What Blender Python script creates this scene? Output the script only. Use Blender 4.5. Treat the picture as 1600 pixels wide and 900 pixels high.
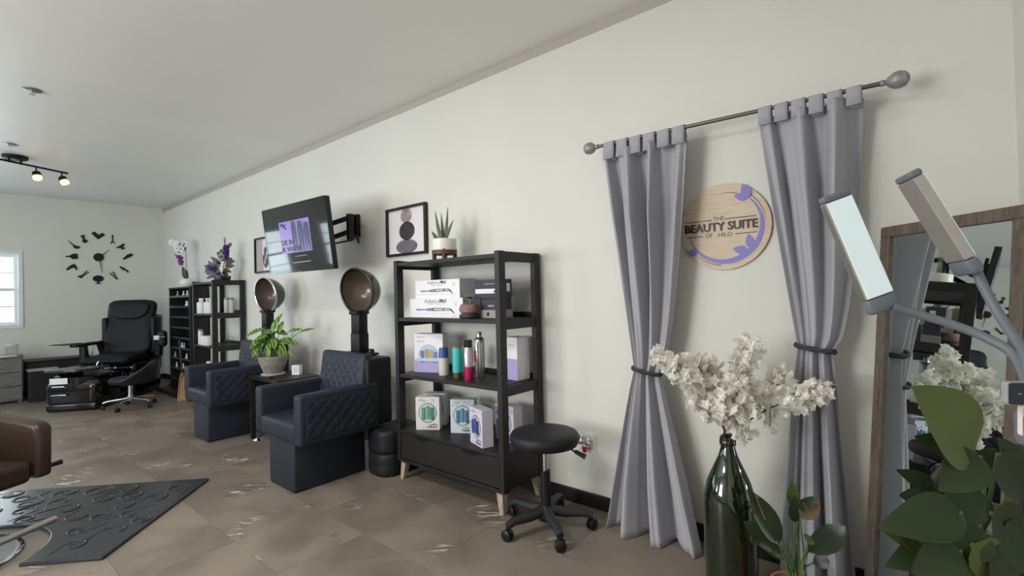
import bpy, bmesh, math, random
from mathutils import Vector, Matrix
random.seed(7)
PI = math.pi
for o in list(bpy.data.objects): bpy.data.objects.remove(o)
S = bpy.context.scene
COL = S.collection

# ------------------------------------------------------------------ camera
FPX = 753.59
RW = Matrix(((0.63996, -0.00611, 0.76838), (-0.76808, 0.02676, 0.63976), (-0.02447, -0.99962, 0.01243)))   # world = RW @ (right, down, forward)
CAM = Vector((0, 0, 1.255))
cd = bpy.data.cameras.new('camera'); cd.sensor_width = 36; cd.lens = FPX/1600*36; cd.clip_start = .02
cam = bpy.data.objects.new('camera', cd); COL.objects.link(cam)
r, u, b = RW.col[0], -RW.col[1], -RW.col[2]
cam.matrix_world = Matrix(((r[0], u[0], b[0], CAM[0]), (r[1], u[1], b[1], CAM[1]), (r[2], u[2], b[2], CAM[2]), (0, 0, 0, 1)))
S.camera = cam
def ray(px, py): return RW @ Vector((px-800, py-450, FPX))
def onX(px, py, x): d = ray(px, py); return CAM + d*(x/d[0])
def onY(px, py, y): d = ray(px, py); return CAM + d*(y/d[1])
def onZ(px, py, z=0): d = ray(px, py); return CAM + d*((z-CAM[2])/d[2])

# ------------------------------------------------------------------ light
S.view_settings.view_transform = 'Standard'; S.view_settings.look = 'None'
S.view_settings.exposure = 0.0; S.view_settings.gamma = 1; S.view_settings.use_curve_mapping = False
w = bpy.data.worlds.new('sky'); S.world = w; w.use_nodes = True
w.node_tree.nodes['Background'].inputs[0].default_value = (.80, .92, 1, 1)
w.node_tree.nodes['Background'].inputs[1].default_value = 1.6
XR, XL, YB, YF, ZC = 2.457, -3.3, 9.56, -.295, 2.81
def area(name, loc, rot, sx, sy, power, col):
    l = bpy.data.lights.new(name, 'AREA'); l.shape = 'RECTANGLE'; l.size = sx; l.size_y = sy; l.energy = power; l.color = col
    o = bpy.data.objects.new(name, l); COL.objects.link(o); o.location = loc; o.rotation_euler = rot; return o
LWIN = ((2.3, 4.2, .6, 2.35), (5.6, 7.2, .75, 2.35))      # side windows: y0, y1, z0, z1
BWIN = ((-.30, .805, .95, 2.02), (-1.52, -.42, .95, 2.02), (-3.2, -2.28, .95, 2.02))  # back windows: x0, x1, z0, z1
for i, (p, c, up_) in enumerate(((160, (1, .985, .95), 26), (95, (.80, .92, 1), 42))):
    y0, y1, z0, z1 = LWIN[i]
    area('daylight_side', (XL-.16, (y0+y1)/2, (z0+z1)/2), (0, -PI/2-math.radians(up_), 0), z1-z0, y1-y0, p, c)
for i, p in enumerate((16, 16, 14)):
    x0, x1, z0, z1 = BWIN[i]
    area('daylight_back', ((x0+x1)/2, YB+.20, (z0+z1)/2), (-PI/2, 0, 0), x1-x0, z1-z0, p, (.80, .93, 1))

FILL_LIGHTS = ((-.1, 2.2), (-2.3, 2.2))      # unseen fill panels (built below), added to brighten floor and chairs
for x_, y_ in FILL_LIGHTS: area('added_fill_light', (x_, y_, ZC-.05), (0, 0, 0), .28, 1.15, 42, (1, .975, .93))

# ------------------------------------------------------------------ materials
def lin(c): return tuple(((v/255)/12.92 if v <= 10 else ((v/255+.055)/1.055)**2.4) for v in c)
MATS = {}
def mat(name, col, rough=.5, metal=0, var=0, vscale=6, bump=0, bscale=80, spec=.5, emit=None, estr=0, coat=0, trans=0, ior=1.45, alpha=1, sheen=0, tl=0):
    if name in MATS: return MATS[name]
    m = bpy.data.materials.new(name); m.use_nodes = True; nt = m.node_tree; N = nt.nodes; p = N['Principled BSDF']
    c = (*lin(col), 1)
    p.inputs['Base Color'].default_value = c; p.inputs['Roughness'].default_value = rough; p.inputs['Metallic'].default_value = metal
    p.inputs['Specular IOR Level'].default_value = spec; p.inputs['Coat Weight'].default_value = coat
    p.inputs['Transmission Weight'].default_value = trans; p.inputs['IOR'].default_value = ior; p.inputs['Alpha'].default_value = alpha
    p.inputs['Sheen Weight'].default_value = sheen
    if emit: p.inputs['Emission Color'].default_value = (*lin(emit), 1); p.inputs['Emission Strength'].default_value = estr
    tc = N.new('ShaderNodeTexCoord')
    if var:
        n = N.new('ShaderNodeTexNoise'); n.inputs['Scale'].default_value = vscale; n.inputs['Detail'].default_value = 5
        nt.links.new(tc.outputs['Object'], n.inputs['Vector'])
        rp = N.new('ShaderNodeMapRange'); rp.inputs[1].default_value = .3; rp.inputs[2].default_value = .7
        rp.inputs[3].default_value = 1-var; rp.inputs[4].default_value = 1+var
        nt.links.new(n.outputs[0], rp.inputs[0])
        mx = N.new('ShaderNodeVectorMath'); mx.operation = 'SCALE'; mx.inputs[0].default_value = c[:3]
        nt.links.new(rp.outputs[0], mx.inputs['Scale']); nt.links.new(mx.outputs[0], p.inputs['Base Color'])
    if bump:
        n = N.new('ShaderNodeTexNoise'); n.inputs['Scale'].default_value = bscale; n.inputs['Detail'].default_value = 4
        nt.links.new(tc.outputs['Object'], n.inputs['Vector'])
        bp = N.new('ShaderNodeBump'); bp.inputs['Strength'].default_value = bump; bp.inputs['Distance'].default_value = .004
        nt.links.new(n.outputs[0], bp.inputs['Height']); nt.links.new(bp.outputs[0], p.inputs['Normal'])
    MATS[name] = m; return m
def wood(name, c1, c2, rough=.5, scale=(3, 3, 30), dist=2):
    if name in MATS: return MATS[name]
    m = mat(name, c1, rough); nt = m.node_tree; N = nt.nodes; p = N['Principled BSDF']
    tc = N.new('ShaderNodeTexCoord'); mp = N.new('ShaderNodeMapping'); mp.inputs['Scale'].default_value = scale
    n = N.new('ShaderNodeTexNoise'); n.inputs['Scale'].default_value = 3; n.inputs['Detail'].default_value = 7; n.inputs['Distortion'].default_value = dist
    cr = N.new('ShaderNodeValToRGB'); cr.color_ramp.elements[0].position = .35; cr.color_ramp.elements[1].position = .65
    cr.color_ramp.elements[0].color = (*lin(c1), 1); cr.color_ramp.elements[1].color = (*lin(c2), 1)
    nt.links.new(tc.outputs['Object'], mp.inputs[0]); nt.links.new(mp.outputs[0], n.inputs['Vector']); nt.links.new(n.outputs[0], cr.inputs[0])
    nt.links.new(cr.outputs[0], p.inputs['Base Color'])
    bp = N.new('ShaderNodeBump'); bp.inputs['Strength'].default_value = .15; bp.inputs['Distance'].default_value = .003
    nt.links.new(n.outputs[0], bp.inputs['Height']); nt.links.new(bp.outputs[0], p.inputs['Normal'])
    return m
def pane_material():
    m = bpy.data.materials.new('window_glass'); m.use_nodes = True; nt = m.node_tree; N = nt.nodes
    N.remove(N['Principled BSDF']); t = N.new('ShaderNodeBsdfTransparent'); g = N.new('ShaderNodeBsdfGlossy'); g.inputs['Roughness'].default_value = .02
    x = N.new('ShaderNodeMixShader'); x.inputs[0].default_value = .08
    nt.links.new(t.outputs[0], x.inputs[1]); nt.links.new(g.outputs[0], x.inputs[2]); nt.links.new(x.outputs[0], N['Material Output'].inputs[0]); return m
def tile_material():
    m = bpy.data.materials.new('printed_floor_tile'); m.use_nodes = True; nt = m.node_tree; N = nt.nodes; p = N['Principled BSDF']; L = nt.links.new
    tc = N.new('ShaderNodeTexCoord'); oi = N.new('ShaderNodeObjectInfo')
    def noise(scale, detail, dist, vec, rnd):
        n = N.new('ShaderNodeTexNoise'); n.noise_dimensions = '4D'; n.inputs['Scale'].default_value = scale; n.inputs['Detail'].default_value = detail; n.inputs['Distortion'].default_value = dist
        L(vec, n.inputs['Vector'])
        if rnd:
            k = N.new('ShaderNodeMath'); k.operation = 'MULTIPLY'; k.inputs[1].default_value = rnd; L(oi.outputs['Random'], k.inputs[0]); L(k.outputs[0], n.inputs['W'])
        return n
    def ramp(src, a, b, va, vb):
        r = N.new('ShaderNodeMapRange'); r.interpolation_type = 'SMOOTHSTEP'
        for i, v in enumerate((a, b, va, vb)): r.inputs[i+1].default_value = v
        L(src, r.inputs[0]); return r.outputs[0]
    def mul(a, b):
        k = N.new('ShaderNodeMath'); k.operation = 'MULTIPLY'; L(a, k.inputs[0]); L(b, k.inputs[1]); return k.outputs[0]
    def mixc(f, a, b):
        x = N.new('ShaderNodeMix'); x.data_type = 'RGBA'; L(f, x.inputs[0])
        for v, s in ((a, 6), (b, 7)):
            if isinstance(v, tuple): x.inputs[s].default_value = v
            else: L(v, x.inputs[s])
        return x.outputs[2]
    big = noise(2.2, 6, .6, tc.outputs['Object'], 20)
    base = mixc(ramp(big.outputs[0], .3, .7, 0, 1), (*lin((108, 100, 92)), 1), (*lin((138, 128, 118)), 1))
    # chalky scuff print: a blob on the tile, filled with stretched streaks
    mp = N.new('ShaderNodeMapping'); mp.vector_type = 'TEXTURE'; mp.inputs['Scale'].default_value = (1/52, 1/9, 1); mp.inputs['Rotation'].default_value = (0, 0, .70); L(tc.outputs['Object'], mp.inputs[0])
    st = noise(1.0, 8, 1.2, mp.outputs[0], 9)
    streak = ramp(st.outputs[0], .48, .72, 0, 1)
    bl = noise(2.4, 3, .5, tc.outputs['Object'], 31)
    blob = ramp(bl.outputs[0], .58, .66, 0, 1)
    f = mul(streak, blob)
    dk = ramp(bl.outputs[0], .56, .68, 0, .5)
    c2 = mixc(dk, base, (*lin((88, 80, 72)), 1))
    c3 = mixc(f, c2, (*lin((232, 224, 212)), 1))
    L(c3, p.inputs['Base Color']); p.inputs['Specular IOR Level'].default_value = .25
    L(ramp(big.outputs[0], .3, .7, .36, .5), p.inputs['Roughness'])
    bp = N.new('ShaderNodeBump'); bp.inputs['Strength'].default_value = .08; bp.inputs['Distance'].default_value = .003
    fine = noise(60, 3, 0, tc.outputs['Object'], 0); L(fine.outputs[0], bp.inputs['Height']); L(bp.outputs[0], p.inputs['Normal'])
    return m

WALL = mat('painted_wall', (216, 216, 210), .6, var=.02, vscale=2, bump=.12, bscale=140, spec=.3)
CEIL = mat('semigloss_ceiling', (234, 233, 230), .38, var=.02, vscale=1.5, bump=.1, bscale=90, spec=.4)
BAND = mat('grey_ceiling_band', (178, 174, 164), .6)
BLACKTRIM = mat('black_rubber_base', (16, 16, 18), .45)
WHITEFRAME = mat('white_window_frame', (225, 232, 232), .4)
GLASS = pane_material()
TILE = tile_material()
BLKWOOD = mat('black_stained_wood', (29, 28, 29), .5, var=.15, vscale=14, bump=.1, bscale=60)
LEGWOOD = wood('pale_ash_leg', (150, 136, 118), (186, 172, 152), .5, (20, 20, 3))
LEATHER = mat('blue_black_leather', (38, 43, 54), .5, var=.08, vscale=20, bump=.25, bscale=220, spec=.35)
DKLEATHER = mat('soft_black_leather', (30, 31, 36), .5, bump=.25, bscale=200, spec=.35)
BRLEATHER = mat('brown_black_leather', (52, 39, 32), .36, bump=.2, bscale=160)
BLKPLASTIC = mat('black_plastic', (22, 22, 24), .4)
GLOSSBLK = mat('gloss_black', (10, 10, 13), .12, coat=.5)
MATTBLK = mat('matt_black_metal', (14, 14, 16), .5, metal=.2)
CHROME = mat('chrome', (215, 218, 222), .12, metal=1)
STEEL = mat('brushed_aluminium', (190, 186, 182), .32, metal=.85)
SMOKE = mat('smoked_brown_plastic', (62, 54, 48), .16, coat=.4)
SMOKEIN = mat('smoked_hood_lining', (88, 78, 68), .25, coat=.3)
GREYPLASTIC = mat('blue_grey_plastic', (108, 114, 124), .45)
WHITECER = mat('white_ceramic', (228, 226, 220), .3)
CARD = mat('white_card', (226, 226, 232), .5)
INK = mat('black_ink', (22, 22, 24), .6)

# ------------------------------------------------------------------ mesh helpers
def basis(d):
    d = Vector(d).normalized(); a = Vector((0, 0, 1)) if abs(d.z) < .9 else Vector((1, 0, 0))
    x = a.cross(d).normalized(); return x, d.cross(x), d
class MB:
    def __init__(s): s.v = []; s.f = []
    def add(s, vs, fs):
        n = len(s.v); s.v += [tuple(x) for x in vs]; s.f += [tuple(i+n for i in q) for q in fs]; return s
    def box(s, x0, x1, y0, y1, z0, z1, m=None):
        vs = [Vector((x, y, z)) for z in (z0, z1) for x, y in ((x0, y0), (x1, y0), (x1, y1), (x0, y1))]
        if m: vs = [m @ q for q in vs]
        return s.add(vs, [(3, 2, 1, 0), (4, 5, 6, 7), (0, 1, 5, 4), (1, 2, 6, 5), (2, 3, 7, 6), (3, 0, 4, 7)])
    def tube(s, pts, r, n=8, cap=True, flat=None):
        pts = [Vector(p) for p in pts]; rs = r if isinstance(r, (list, tuple)) else [r]*len(pts); vs = []; px = None
        for i, p in enumerate(pts):
            t = (pts[min(i+1, len(pts)-1)]-pts[max(i-1, 0)]).normalized()
            if px is None: px = basis(t)[0]
            else: px = (px - t*px.dot(t)).normalized()
            if flat is not None:
                k = Vector(flat); X = k.cross(t).normalized(); Y = k*.8
            else: X = px; Y = t.cross(px)
            vs += [p+(X*math.cos(2*PI*j/n)+Y*math.sin(2*PI*j/n))*rs[i] for j in range(n)]
        fs = [(i*n+j, i*n+(j+1) % n, (i+1)*n+(j+1) % n, (i+1)*n+j) for i in range(len(pts)-1) for j in range(n)]
        if cap: fs += [tuple(range(n))[::-1], tuple((len(pts)-1)*n+j for j in range(n))]
        return s.add(vs, fs)
    def cyl(s, p0, p1, r0, r1=None, n=20): return s.tube([p0, p1], [r0, r0 if r1 is None else r1], n)
    def lathe(s, prof, n=28, o=(0, 0, 0), axis=(0, 0, 1), cap=False):
        X, Y, Z = basis(axis) if tuple(axis) != (0, 0, 1) else (Vector((1, 0, 0)), Vector((0, 1, 0)), Vector((0, 0, 1)))
        o = Vector(o); vs = [o+(X*math.cos(2*PI*j/n)+Y*math.sin(2*PI*j/n))*max(q[0], 1e-5)+Z*q[1] for q in prof for j in range(n)]
        fs = [(i*n+j, i*n+(j+1) % n, (i+1)*n+(j+1) % n, (i+1)*n+j) for i in range(len(prof)-1) for j in range(n)]
        if cap: fs += [tuple(range(n))[::-1], tuple((len(prof)-1)*n+j for j in range(n))]
        return s.add(vs, fs)
    def prism(s, poly, t, o=(0, 0, 0), ua=(1, 0, 0), ub=(0, 1, 0)):
        ua, ub, o = Vector(ua), Vector(ub), Vector(o); nn = ua.cross(ub).normalized(); k = len(poly)
        vs = [o+ua*a+ub*c for a, c in poly]; vs += [q+nn*t for q in vs]
        return s.add(vs, [tuple(range(k))[::-1], tuple(range(k, 2*k))] + [(i, (i+1) % k, k+(i+1) % k, k+i) for i in range(k)])
    def ball(s, c, r, n=14, m=9):
        r = r if isinstance(r, (tuple, list)) else (r, r, r)
        vs = [Vector(c)+Vector((r[0]*math.sin(PI*i/m)*math.cos(2*PI*j/n), r[1]*math.sin(PI*i/m)*math.sin(2*PI*j/n), r[2]*math.cos(PI*i/m))) for i in range(m+1) for j in range(n)]
        return s.add(vs, [(i*n+j, (i+1)*n+j, (i+1)*n+(j+1) % n, i*n+(j+1) % n) for i in range(m) for j in range(n)])
    def grid(s, fn, nu, nv):
        vs = [fn(i/nu, j/nv) for j in range(nv+1) for i in range(nu+1)]
        return s.add(vs, [(j*(nu+1)+i, j*(nu+1)+i+1, (j+1)*(nu+1)+i+1, (j+1)*(nu+1)+i) for j in range(nv) for i in range(nu)])
    def build(s, name, m, parent=None, smooth=35, bevel=0, seg=2, sub=0, solid=0, kind=None, label=None):
        me = bpy.data.meshes.new(name); me.from_pydata(s.v, [], s.f); me.validate(); me.update()
        bm = bmesh.new(); bm.from_mesh(me); bmesh.ops.remove_doubles(bm, verts=bm.verts, dist=1e-5); bmesh.ops.recalc_face_normals(bm, faces=bm.faces); bm.to_mesh(me); bm.free()
        if smooth:
            me.polygons.foreach_set('use_smooth', [True]*len(me.polygons)); me.set_sharp_from_angle(angle=math.radians(smooth))
        o = bpy.data.objects.new(name, me); COL.objects.link(o); me.materials.append(m)
        if parent: o.parent = parent
        if bevel:
            k = o.modifiers.new('bevel', 'BEVEL'); k.width = bevel; k.segments = seg; k.limit_method = 'ANGLE'; k.angle_limit = math.radians(40)
            if smooth: me.set_sharp_from_angle(angle=math.radians(180)); k.harden_normals = False
        if solid: k = o.modifiers.new('thick', 'SOLIDIFY'); k.thickness = solid; k.offset = 0
        if sub: k = o.modifiers.new('sub', 'SUBSURF'); k.levels = sub; k.render_levels = sub
        if kind: o['kind'] = kind
        if label: o['label'] = label
        return o
def bx(*a, **k): return MB().box(*a, **k)
def thing(name, label, cat, loc=(0, 0, 0), rz=0, group=None):
    o = bpy.data.objects.new(name, None); COL.objects.link(o); o.location = loc; o.rotation_euler = (0, 0, rz); o.empty_display_size = .1
    return tag(o, label, cat, group)
def tag(o, label, cat, group=None):
    o['label'] = label; o['category'] = cat
    if group: o['group'] = group
    return o
def struct(o): o['kind'] = 'structure'; return o
def text(name, s, size, o, ua, ub, m, parent, depth=.001, bold=0, width=None, shear=0):
    """flat lettering as a mesh; o = centre of the line, ua = reading direction, ub = up"""
    c = bpy.data.curves.new(name, 'FONT'); c.body = s; c.size = size; c.align_x = 'CENTER'; c.align_y = 'CENTER'; c.extrude = depth; c.offset = bold; c.shear = shear; c.resolution_u = 3
    t = bpy.data.objects.new('tmp', c); COL.objects.link(t)
    dg = bpy.context.evaluated_depsgraph_get(); me = bpy.data.meshes.new_from_object(t.evaluated_get(dg)); bpy.data.objects.remove(t)
    ua, ub, o = Vector(ua), Vector(ub), Vector(o); nn = ua.cross(ub)
    k = 1
    if width:
        xs = [q.co.x for q in me.vertices]; k = width/(max(xs)-min(xs))
    for q in me.vertices: q.co = o+ua*q.co.x*k+ub*q.co.y+nn*q.co.z
    me.name = name; me.materials.clear(); me.materials.append(m)
    ob = bpy.data.objects.new(name, me); COL.objects.link(ob); ob.parent = parent; return ob
def ell(a, c, n=28, cx=0, cy=0, a0=0, a1=2*PI): return [(cx+a*math.cos(a0+(a1-a0)*i/n), cy+c*math.sin(a0+(a1-a0)*i/n)) for i in range(n)]
def rrect(w, h, r, n=5):
    return [(sx*(w/2-r)+r*math.cos(a0+PI/2*i/n), sy*(h/2-r)+r*math.sin(a0+PI/2*i/n)) for sx, sy, a0 in ((1, 1, 0), (-1, 1, PI/2), (-1, -1, PI), (1, -1, 1.5*PI)) for i in range(n+1)]
def leaf(base, d, L, W, droop=.6, up=(0, 0, 1), fold=.25, p=.8, n=8, twist=0):
    """a leaf blade with midrib fold; droop = how far the tip bends down (radians)"""
    d = Vector(d).normalized(); up = Vector(up); side = d.cross(up)
    side = side.normalized() if side.length > .05 else basis(d)[0]
    side = Matrix.Rotation(twist, 3, d) @ side
    nrm = side.cross(d).normalized(); pt = Vector(base); m = MB(); vs = []
    for i in range(n+1):
        t = i/n; a = -droop*t; dd = d*math.cos(a)+nrm*math.sin(a); nn = nrm*math.cos(a)-d*math.sin(a)
        wd = W*.5*max(.04, math.sin(PI*min(1, t**p))**.8) if 0 < t < 1 else W*.02
        vs += [pt-side*wd+nn*fold*wd, pt.copy(), pt+side*wd+nn*fold*wd]; pt = pt+dd*(L/n)
    return m.add(vs, [(i*3+j, i*3+j+1, (i+1)*3+j+1, (i+1)*3+j) for i in range(n) for j in range(2)])
def arc(p0, p1, sag=(0, 0, 0), n=8):
    p0, p1, sag = Vector(p0), Vector(p1), Vector(sag); return [p0.lerp(p1, i/n)+sag*(4*(i/n)*(1-i/n)) for i in range(n+1)]

# ================================================================== the room
fl = struct(bx(XL, XR, YF, YB, -.12, -.012).build('floor', mat('grout_bed', (104, 94, 84), .8), smooth=0))
TW, TL, J = .457, .914, .0012
proto = None
x = 1.0-TW*10
row = 0
while x < XR:
    x0, x1 = max(x, XL), min(x+TW, XR)
    if x1-x0 > .02:
        y = YF-TL+((row*.44) % TL)
        while y < YB:
            y0, y1 = max(y, YF), min(y+TL, YB)
            if y1-y0 > .02:
                full = abs(x1-x0-TW) < 1e-4 and abs(y1-y0-TL) < 1e-4
                if full and proto: t = bpy.data.objects.new('tile', proto); COL.objects.link(t); t.parent = fl
                else:
                    hx, hy = (x1-x0)/2-J/2, (y1-y0)/2-J/2
                    t = MB().add([(sx*(hx-e), sy*(hy-e), z) for z, e in ((-.012, 0), (-.0006, 0), (0, .0006)) for sx, sy in ((-1, -1), (1, -1), (1, 1), (-1, 1))],
                        [(3, 2, 1, 0), (8, 9, 10, 11)]+[(k*4+i, k*4+(i+1) % 4, k*4+4+(i+1) % 4, k*4+4+i) for k in (0, 1) for i in range(4)]).build('tile', TILE, fl, smooth=0)
                    if full: proto = t.data
                t.location = ((x0+x1)/2, (y0+y1)/2, 0)
            y += TL
    x += TW; row += 1
struct(bx(XL-.2, XR+.2, YF-.2, YB+.2, ZC, ZC+.12).build('ceiling', CEIL, smooth=0))
struct(bx(XR, XR+.15, YF-.15, YB+.15, 0, 2.752).build('wall_right', WALL, smooth=0))
struct(bx(XR+.006, XR+.15, YF-.15, YB+.15, 2.752, ZC).build('trim_1', BAND, smooth=0))
struct(bx(XL-.15, XR+.15, YF-.15, YF, 0, ZC).build('wall_front', WALL, smooth=0))
def holed(m, a0, a1, z0, z1, holes, put):
    """a wall slab with rectangular openings"""
    cur = a0
    for h0, h1, k0, k1 in sorted(holes):
        put(m, cur, h0, z0, z1); put(m, h0, h1, z0, k0); put(m, h0, h1, k1, z1); cur = h1
    put(m, cur, a1, z0, z1); return m
struct(holed(MB(), XL, XR, 0, ZC, BWIN, lambda m, a, c, e, g: m.box(a, c, YB, YB+.15, e, g)).build('wall_back', WALL, smooth=0))
struct(holed(MB(), YF, YB, 0, ZC, LWIN, lambda m, a, c, e, g: m.box(XL-.15, XL, a, c, e, g)).build('wall_left', WALL, smooth=0))
struct(bx(XR-.012, XR, YF, YB-.012, 0, .084).build('baseboard_right', BLACKTRIM, smooth=0, bevel=.004))
struct(bx(XL, XR, YB-.012, YB, 0, .084).build('baseboard_back', BLACKTRIM, smooth=0, bevel=.004))
struct(bx(XL, XR-.012, YF, YF+.012, 0, .084).build('baseboard_front', BLACKTRIM, smooth=0, bevel=.004))
struct(bx(XL, XL+.012, YF+.012, YB-.012, 0, .084).build('baseboard_left', BLACKTRIM, smooth=0, bevel=.004))
def window(i, a0, a1, z0, z1, M, vm=1):
    """double-hung window in local (a, out, z); M maps to the wall"""
    fr = MB(); t = .045
    for q in ((a0, a1, z0, z0+t), (a0, a1, z1-t, z1), (a0, a0+t, z0+t, z1-t), (a1-t, a1, z0+t, z1-t)): fr.box(q[0], q[1], -.012, .13, q[2], q[3], M)
    root = struct(fr.build('window_%d' % i, WHITEFRAME, smooth=0, bevel=.003))
    zm = (z0+z1)/2; g0, g1 = a0+t, a1-t
    for k, (s0, s1, d) in enumerate(((zm-.02, z1-t, .07), (z0+t, zm+.02, .035))):
        sb = MB(); c = .04
        for q in ((g0, g1, s0, s0+c), (g0, g1, s1-c, s1), (g0, g0+c, s0+c, s1-c), (g1-c, g1, s0+c, s1-c)): sb.box(q[0], q[1], d, d+.03, q[2], q[3], M)
        sh = sb.build('sash', WHITEFRAME, root, smooth=0, bevel=.002)
        cols = vm+1; wd = (g1-g0-2*c)/cols; h2 = (s1-s0-2*c)/2
        bx(g0+c, g1-c, d+.008, d+.022, s0+c+h2-.007, s0+c+h2+.007, m=M).build('muntin', WHITEFRAME, sh, smooth=0)
        for v in range(1, cols): bx(g0+c+v*wd-.007, g0+c+v*wd+.007, d+.008, d+.022, s0+c, s1-c, m=M).build('muntin', WHITEFRAME, sh, smooth=0)
        for v in range(cols):
            for e in range(2): bx(g0+c+v*wd, g0+c+(v+1)*wd, d+.013, d+.017, s0+c+e*h2, s0+c+(e+1)*h2, m=M).build('pane', GLASS, sh, smooth=0)
    return root
MBACK = Matrix.Translation((0, YB, 0))
window(1, *BWIN[0], MBACK); window(2, *BWIN[1], MBACK); window(5, *BWIN[2], MBACK)
MLEFT = Matrix.Translation((XL, 0, 0)) @ Matrix(((0, -1, 0, 0), (1, 0, 0, 0), (0, 0, 1, 0), (0, 0, 0, 1)))
window(3, *LWIN[0], MLEFT, 2); window(4, *LWIN[1], MLEFT, 2)

# ================================================================== large furniture
def quilt(o, ua, ub, w, h, nrm, cell=.075, amp=.007, nu=56, nv=36, edge=.02):
    """quilted panel: diamond stitching as real relief"""
    o, ua, ub, nrm = Vector(o), Vector(ua), Vector(ub), Vector(nrm)
    def fn(s, t):
        a, c = s*w, t*h
        p1 = abs(((a+c*1.0)/cell) % 1-.5)*2; p2 = abs(((a-c*1.0)/cell) % 1-.5)*2
        k = (1-max(p1, p2)**4)*amp
        e = min(1, min(s*w, (1-s)*w, t*h, (1-t)*h)/edge)
        return o+ua*a+ub*c+nrm*(k*e+.004*e-.004)
    return MB().grid(fn, nu, nv)

def dryer_chair(label, loc, rim, lever):
    T = thing('hood_dryer_chair', label, 'salon chair', loc, 0, 'hood dryer chairs along the wall')
    bx(.03, .56, -.18, .18, 0, .34).build('base', LEATHER, T, bevel=.016)
    bx(.0, .52, -.245, .245, .33, .46).build('seat', LEATHER, T, bevel=.03, seg=4)
    for s in (-1, 1):
        y0, y1 = (-.325, -.236) if s < 0 else (.236, .325)
        a = bx(.0, .585, y0, y1, .325, .65).build('armrest', LEATHER, T, bevel=.024, seg=4)
        if s < 0: quilt((.035, -.325, .355), (1, 0, 0), (0, 0, 1), .525, .262, (0, -1, 0), .085).build('quilted_panel', LEATHER, a, smooth=60)
        else: quilt((.56, .325, .355), (-1, 0, 0), (0, 0, 1), .525, .262, (0, 1, 0), .085).build('quilted_panel', LEATHER, a, smooth=60)
    bk = bx(.50, .71, -.31, .31, .34, .82).build('backrest', DKLEATHER, T, bevel=.022, seg=4)
    tilt = Vector((.10, 0, .39)).normalized()
    bx(0, .085, -.29, .29, 0, .405, m=Matrix.Translation((.435, 0, .46)) @ Matrix.Rotation(math.atan2(.10, .39)*.55, 4, 'Y')).build('back_cushion', LEATHER, bk, bevel=.03, seg=4)
    ub = Vector((math.sin(math.atan2(.10, .39)*.55), 0, math.cos(math.atan2(.10, .39)*.55)))
    quilt(Vector((.4335, .265, .46))+ub*.02, (0, -1, 0), ub, .53, .365, Vector((-ub.z, 0, ub.x)), .085, .008).build('quilted_panel', LEATHER, bk, smooth=60)
    pl = bx(.56, .705, -.16, .16, .822, .838).build('dryer_plate', BLKPLASTIC, T, bevel=.004)
    MB().lathe([(.026, 0), (.026, .012), (.018, .026), (.001, .03)], 16, (.675, -.10, .838)).build('knob', BLKPLASTIC, pl)
    bx(.60, .685, -.058, .058, .82, .985).box(.604, .681, -.054, .054, .985, 1.15).build('post', MATTBLK, T, bevel=.004)
    bx(.585, .70, -.052, .052, 1.128, 1.155).build('hood_bracket', MATTBLK, T, bevel=.006)
    # hood: a bowl whose mouth faces the front of the chair
    ax = Vector((-.97, -.15, -.12)).normalized(); c = Vector((.625, 0, 1.305)); R, D = .172, .185
    out = [(R*math.sin(PI/2*i/14), -D*math.cos(PI/2*i/14)) for i in range(15)]
    inn = [((R-.012)*math.sin(PI/2*i/14), -(D-.012)*math.cos(PI/2*i/14)) for i in range(15)]
    h = MB().lathe(out, 44, c, ax).build('hood', SMOKE, T, smooth=60)
    MB().lathe(inn, 44, c, ax).build('hood_lining', SMOKEIN, h, smooth=60)
    MB().lathe([(R+.003+.009*math.cos(t), .009*math.sin(t)) for t in [2*PI*k/10 for k in range(11)]], 44, c, ax).build('hood_rim', rim, h, smooth=80, label=None)
    if lever:
        l = MB().tube([(.06, .30, .315), (.05, .345, .29), (.03, .36, .262)], .007).build('recline_lever', MATTBLK, T)
        MB().ball((.03, .362, .255), (.028, .022, .018)).build('lever_knob', CHROME, l)
    return T
dryer_chair('blue-black quilted dryer chair with dark-rimmed hood beside the black bookcase', (1.45, 3.275, 0), mat('dark_rim', (44, 39, 36), .25), True)
dryer_chair('blue-black quilted dryer chair with chrome-rimmed hood behind the potted calathea', (1.52, 5.02, 0), CHROME, False)

# booster cushions stacked beside the near chair
for k, lab in ((0, 'black leather booster cushion lying on the floor, under another one'), (1, 'black leather booster cushion on top of another, beside the dryer chair')):
    z0 = k*.16
    m = MB(); ring = rrect(.36, .27, .10, 7)
    prof = [(.93, 0), (.985, .012), (1, .035), (1, .07), (.992, .08), (1, .092), (1, .125), (.985, .147), (.93, .158), (.5, .1595)]
    vs = [(2.155+a*s, 2.945+c*s, z0+z) for s, z in prof for a, c in ring]; n = len(ring)
    m.add(vs, [(i*n+j, i*n+(j+1) % n, (i+1)*n+(j+1) % n, (i+1)*n+j) for i in range(len(prof)-1) for j in range(n)]+[tuple(range(n))[::-1], tuple((len(prof)-1)*n+j for j in range(n))])
    b_ = thing('booster_cushion', lab, 'cushion', (2.155, 2.945, z0), 0, 'stacked booster cushions')
    o = m.build('pad', DKLEATHER, b_, smooth=50); o.location = (-2.155, -2.945, -z0)
    MB().tube([(a*1.002, c*1.002, .08) for a, c in ring+ring[:1]], .003, 6, cap=False).build('piping', DKLEATHER, b_)

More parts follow.
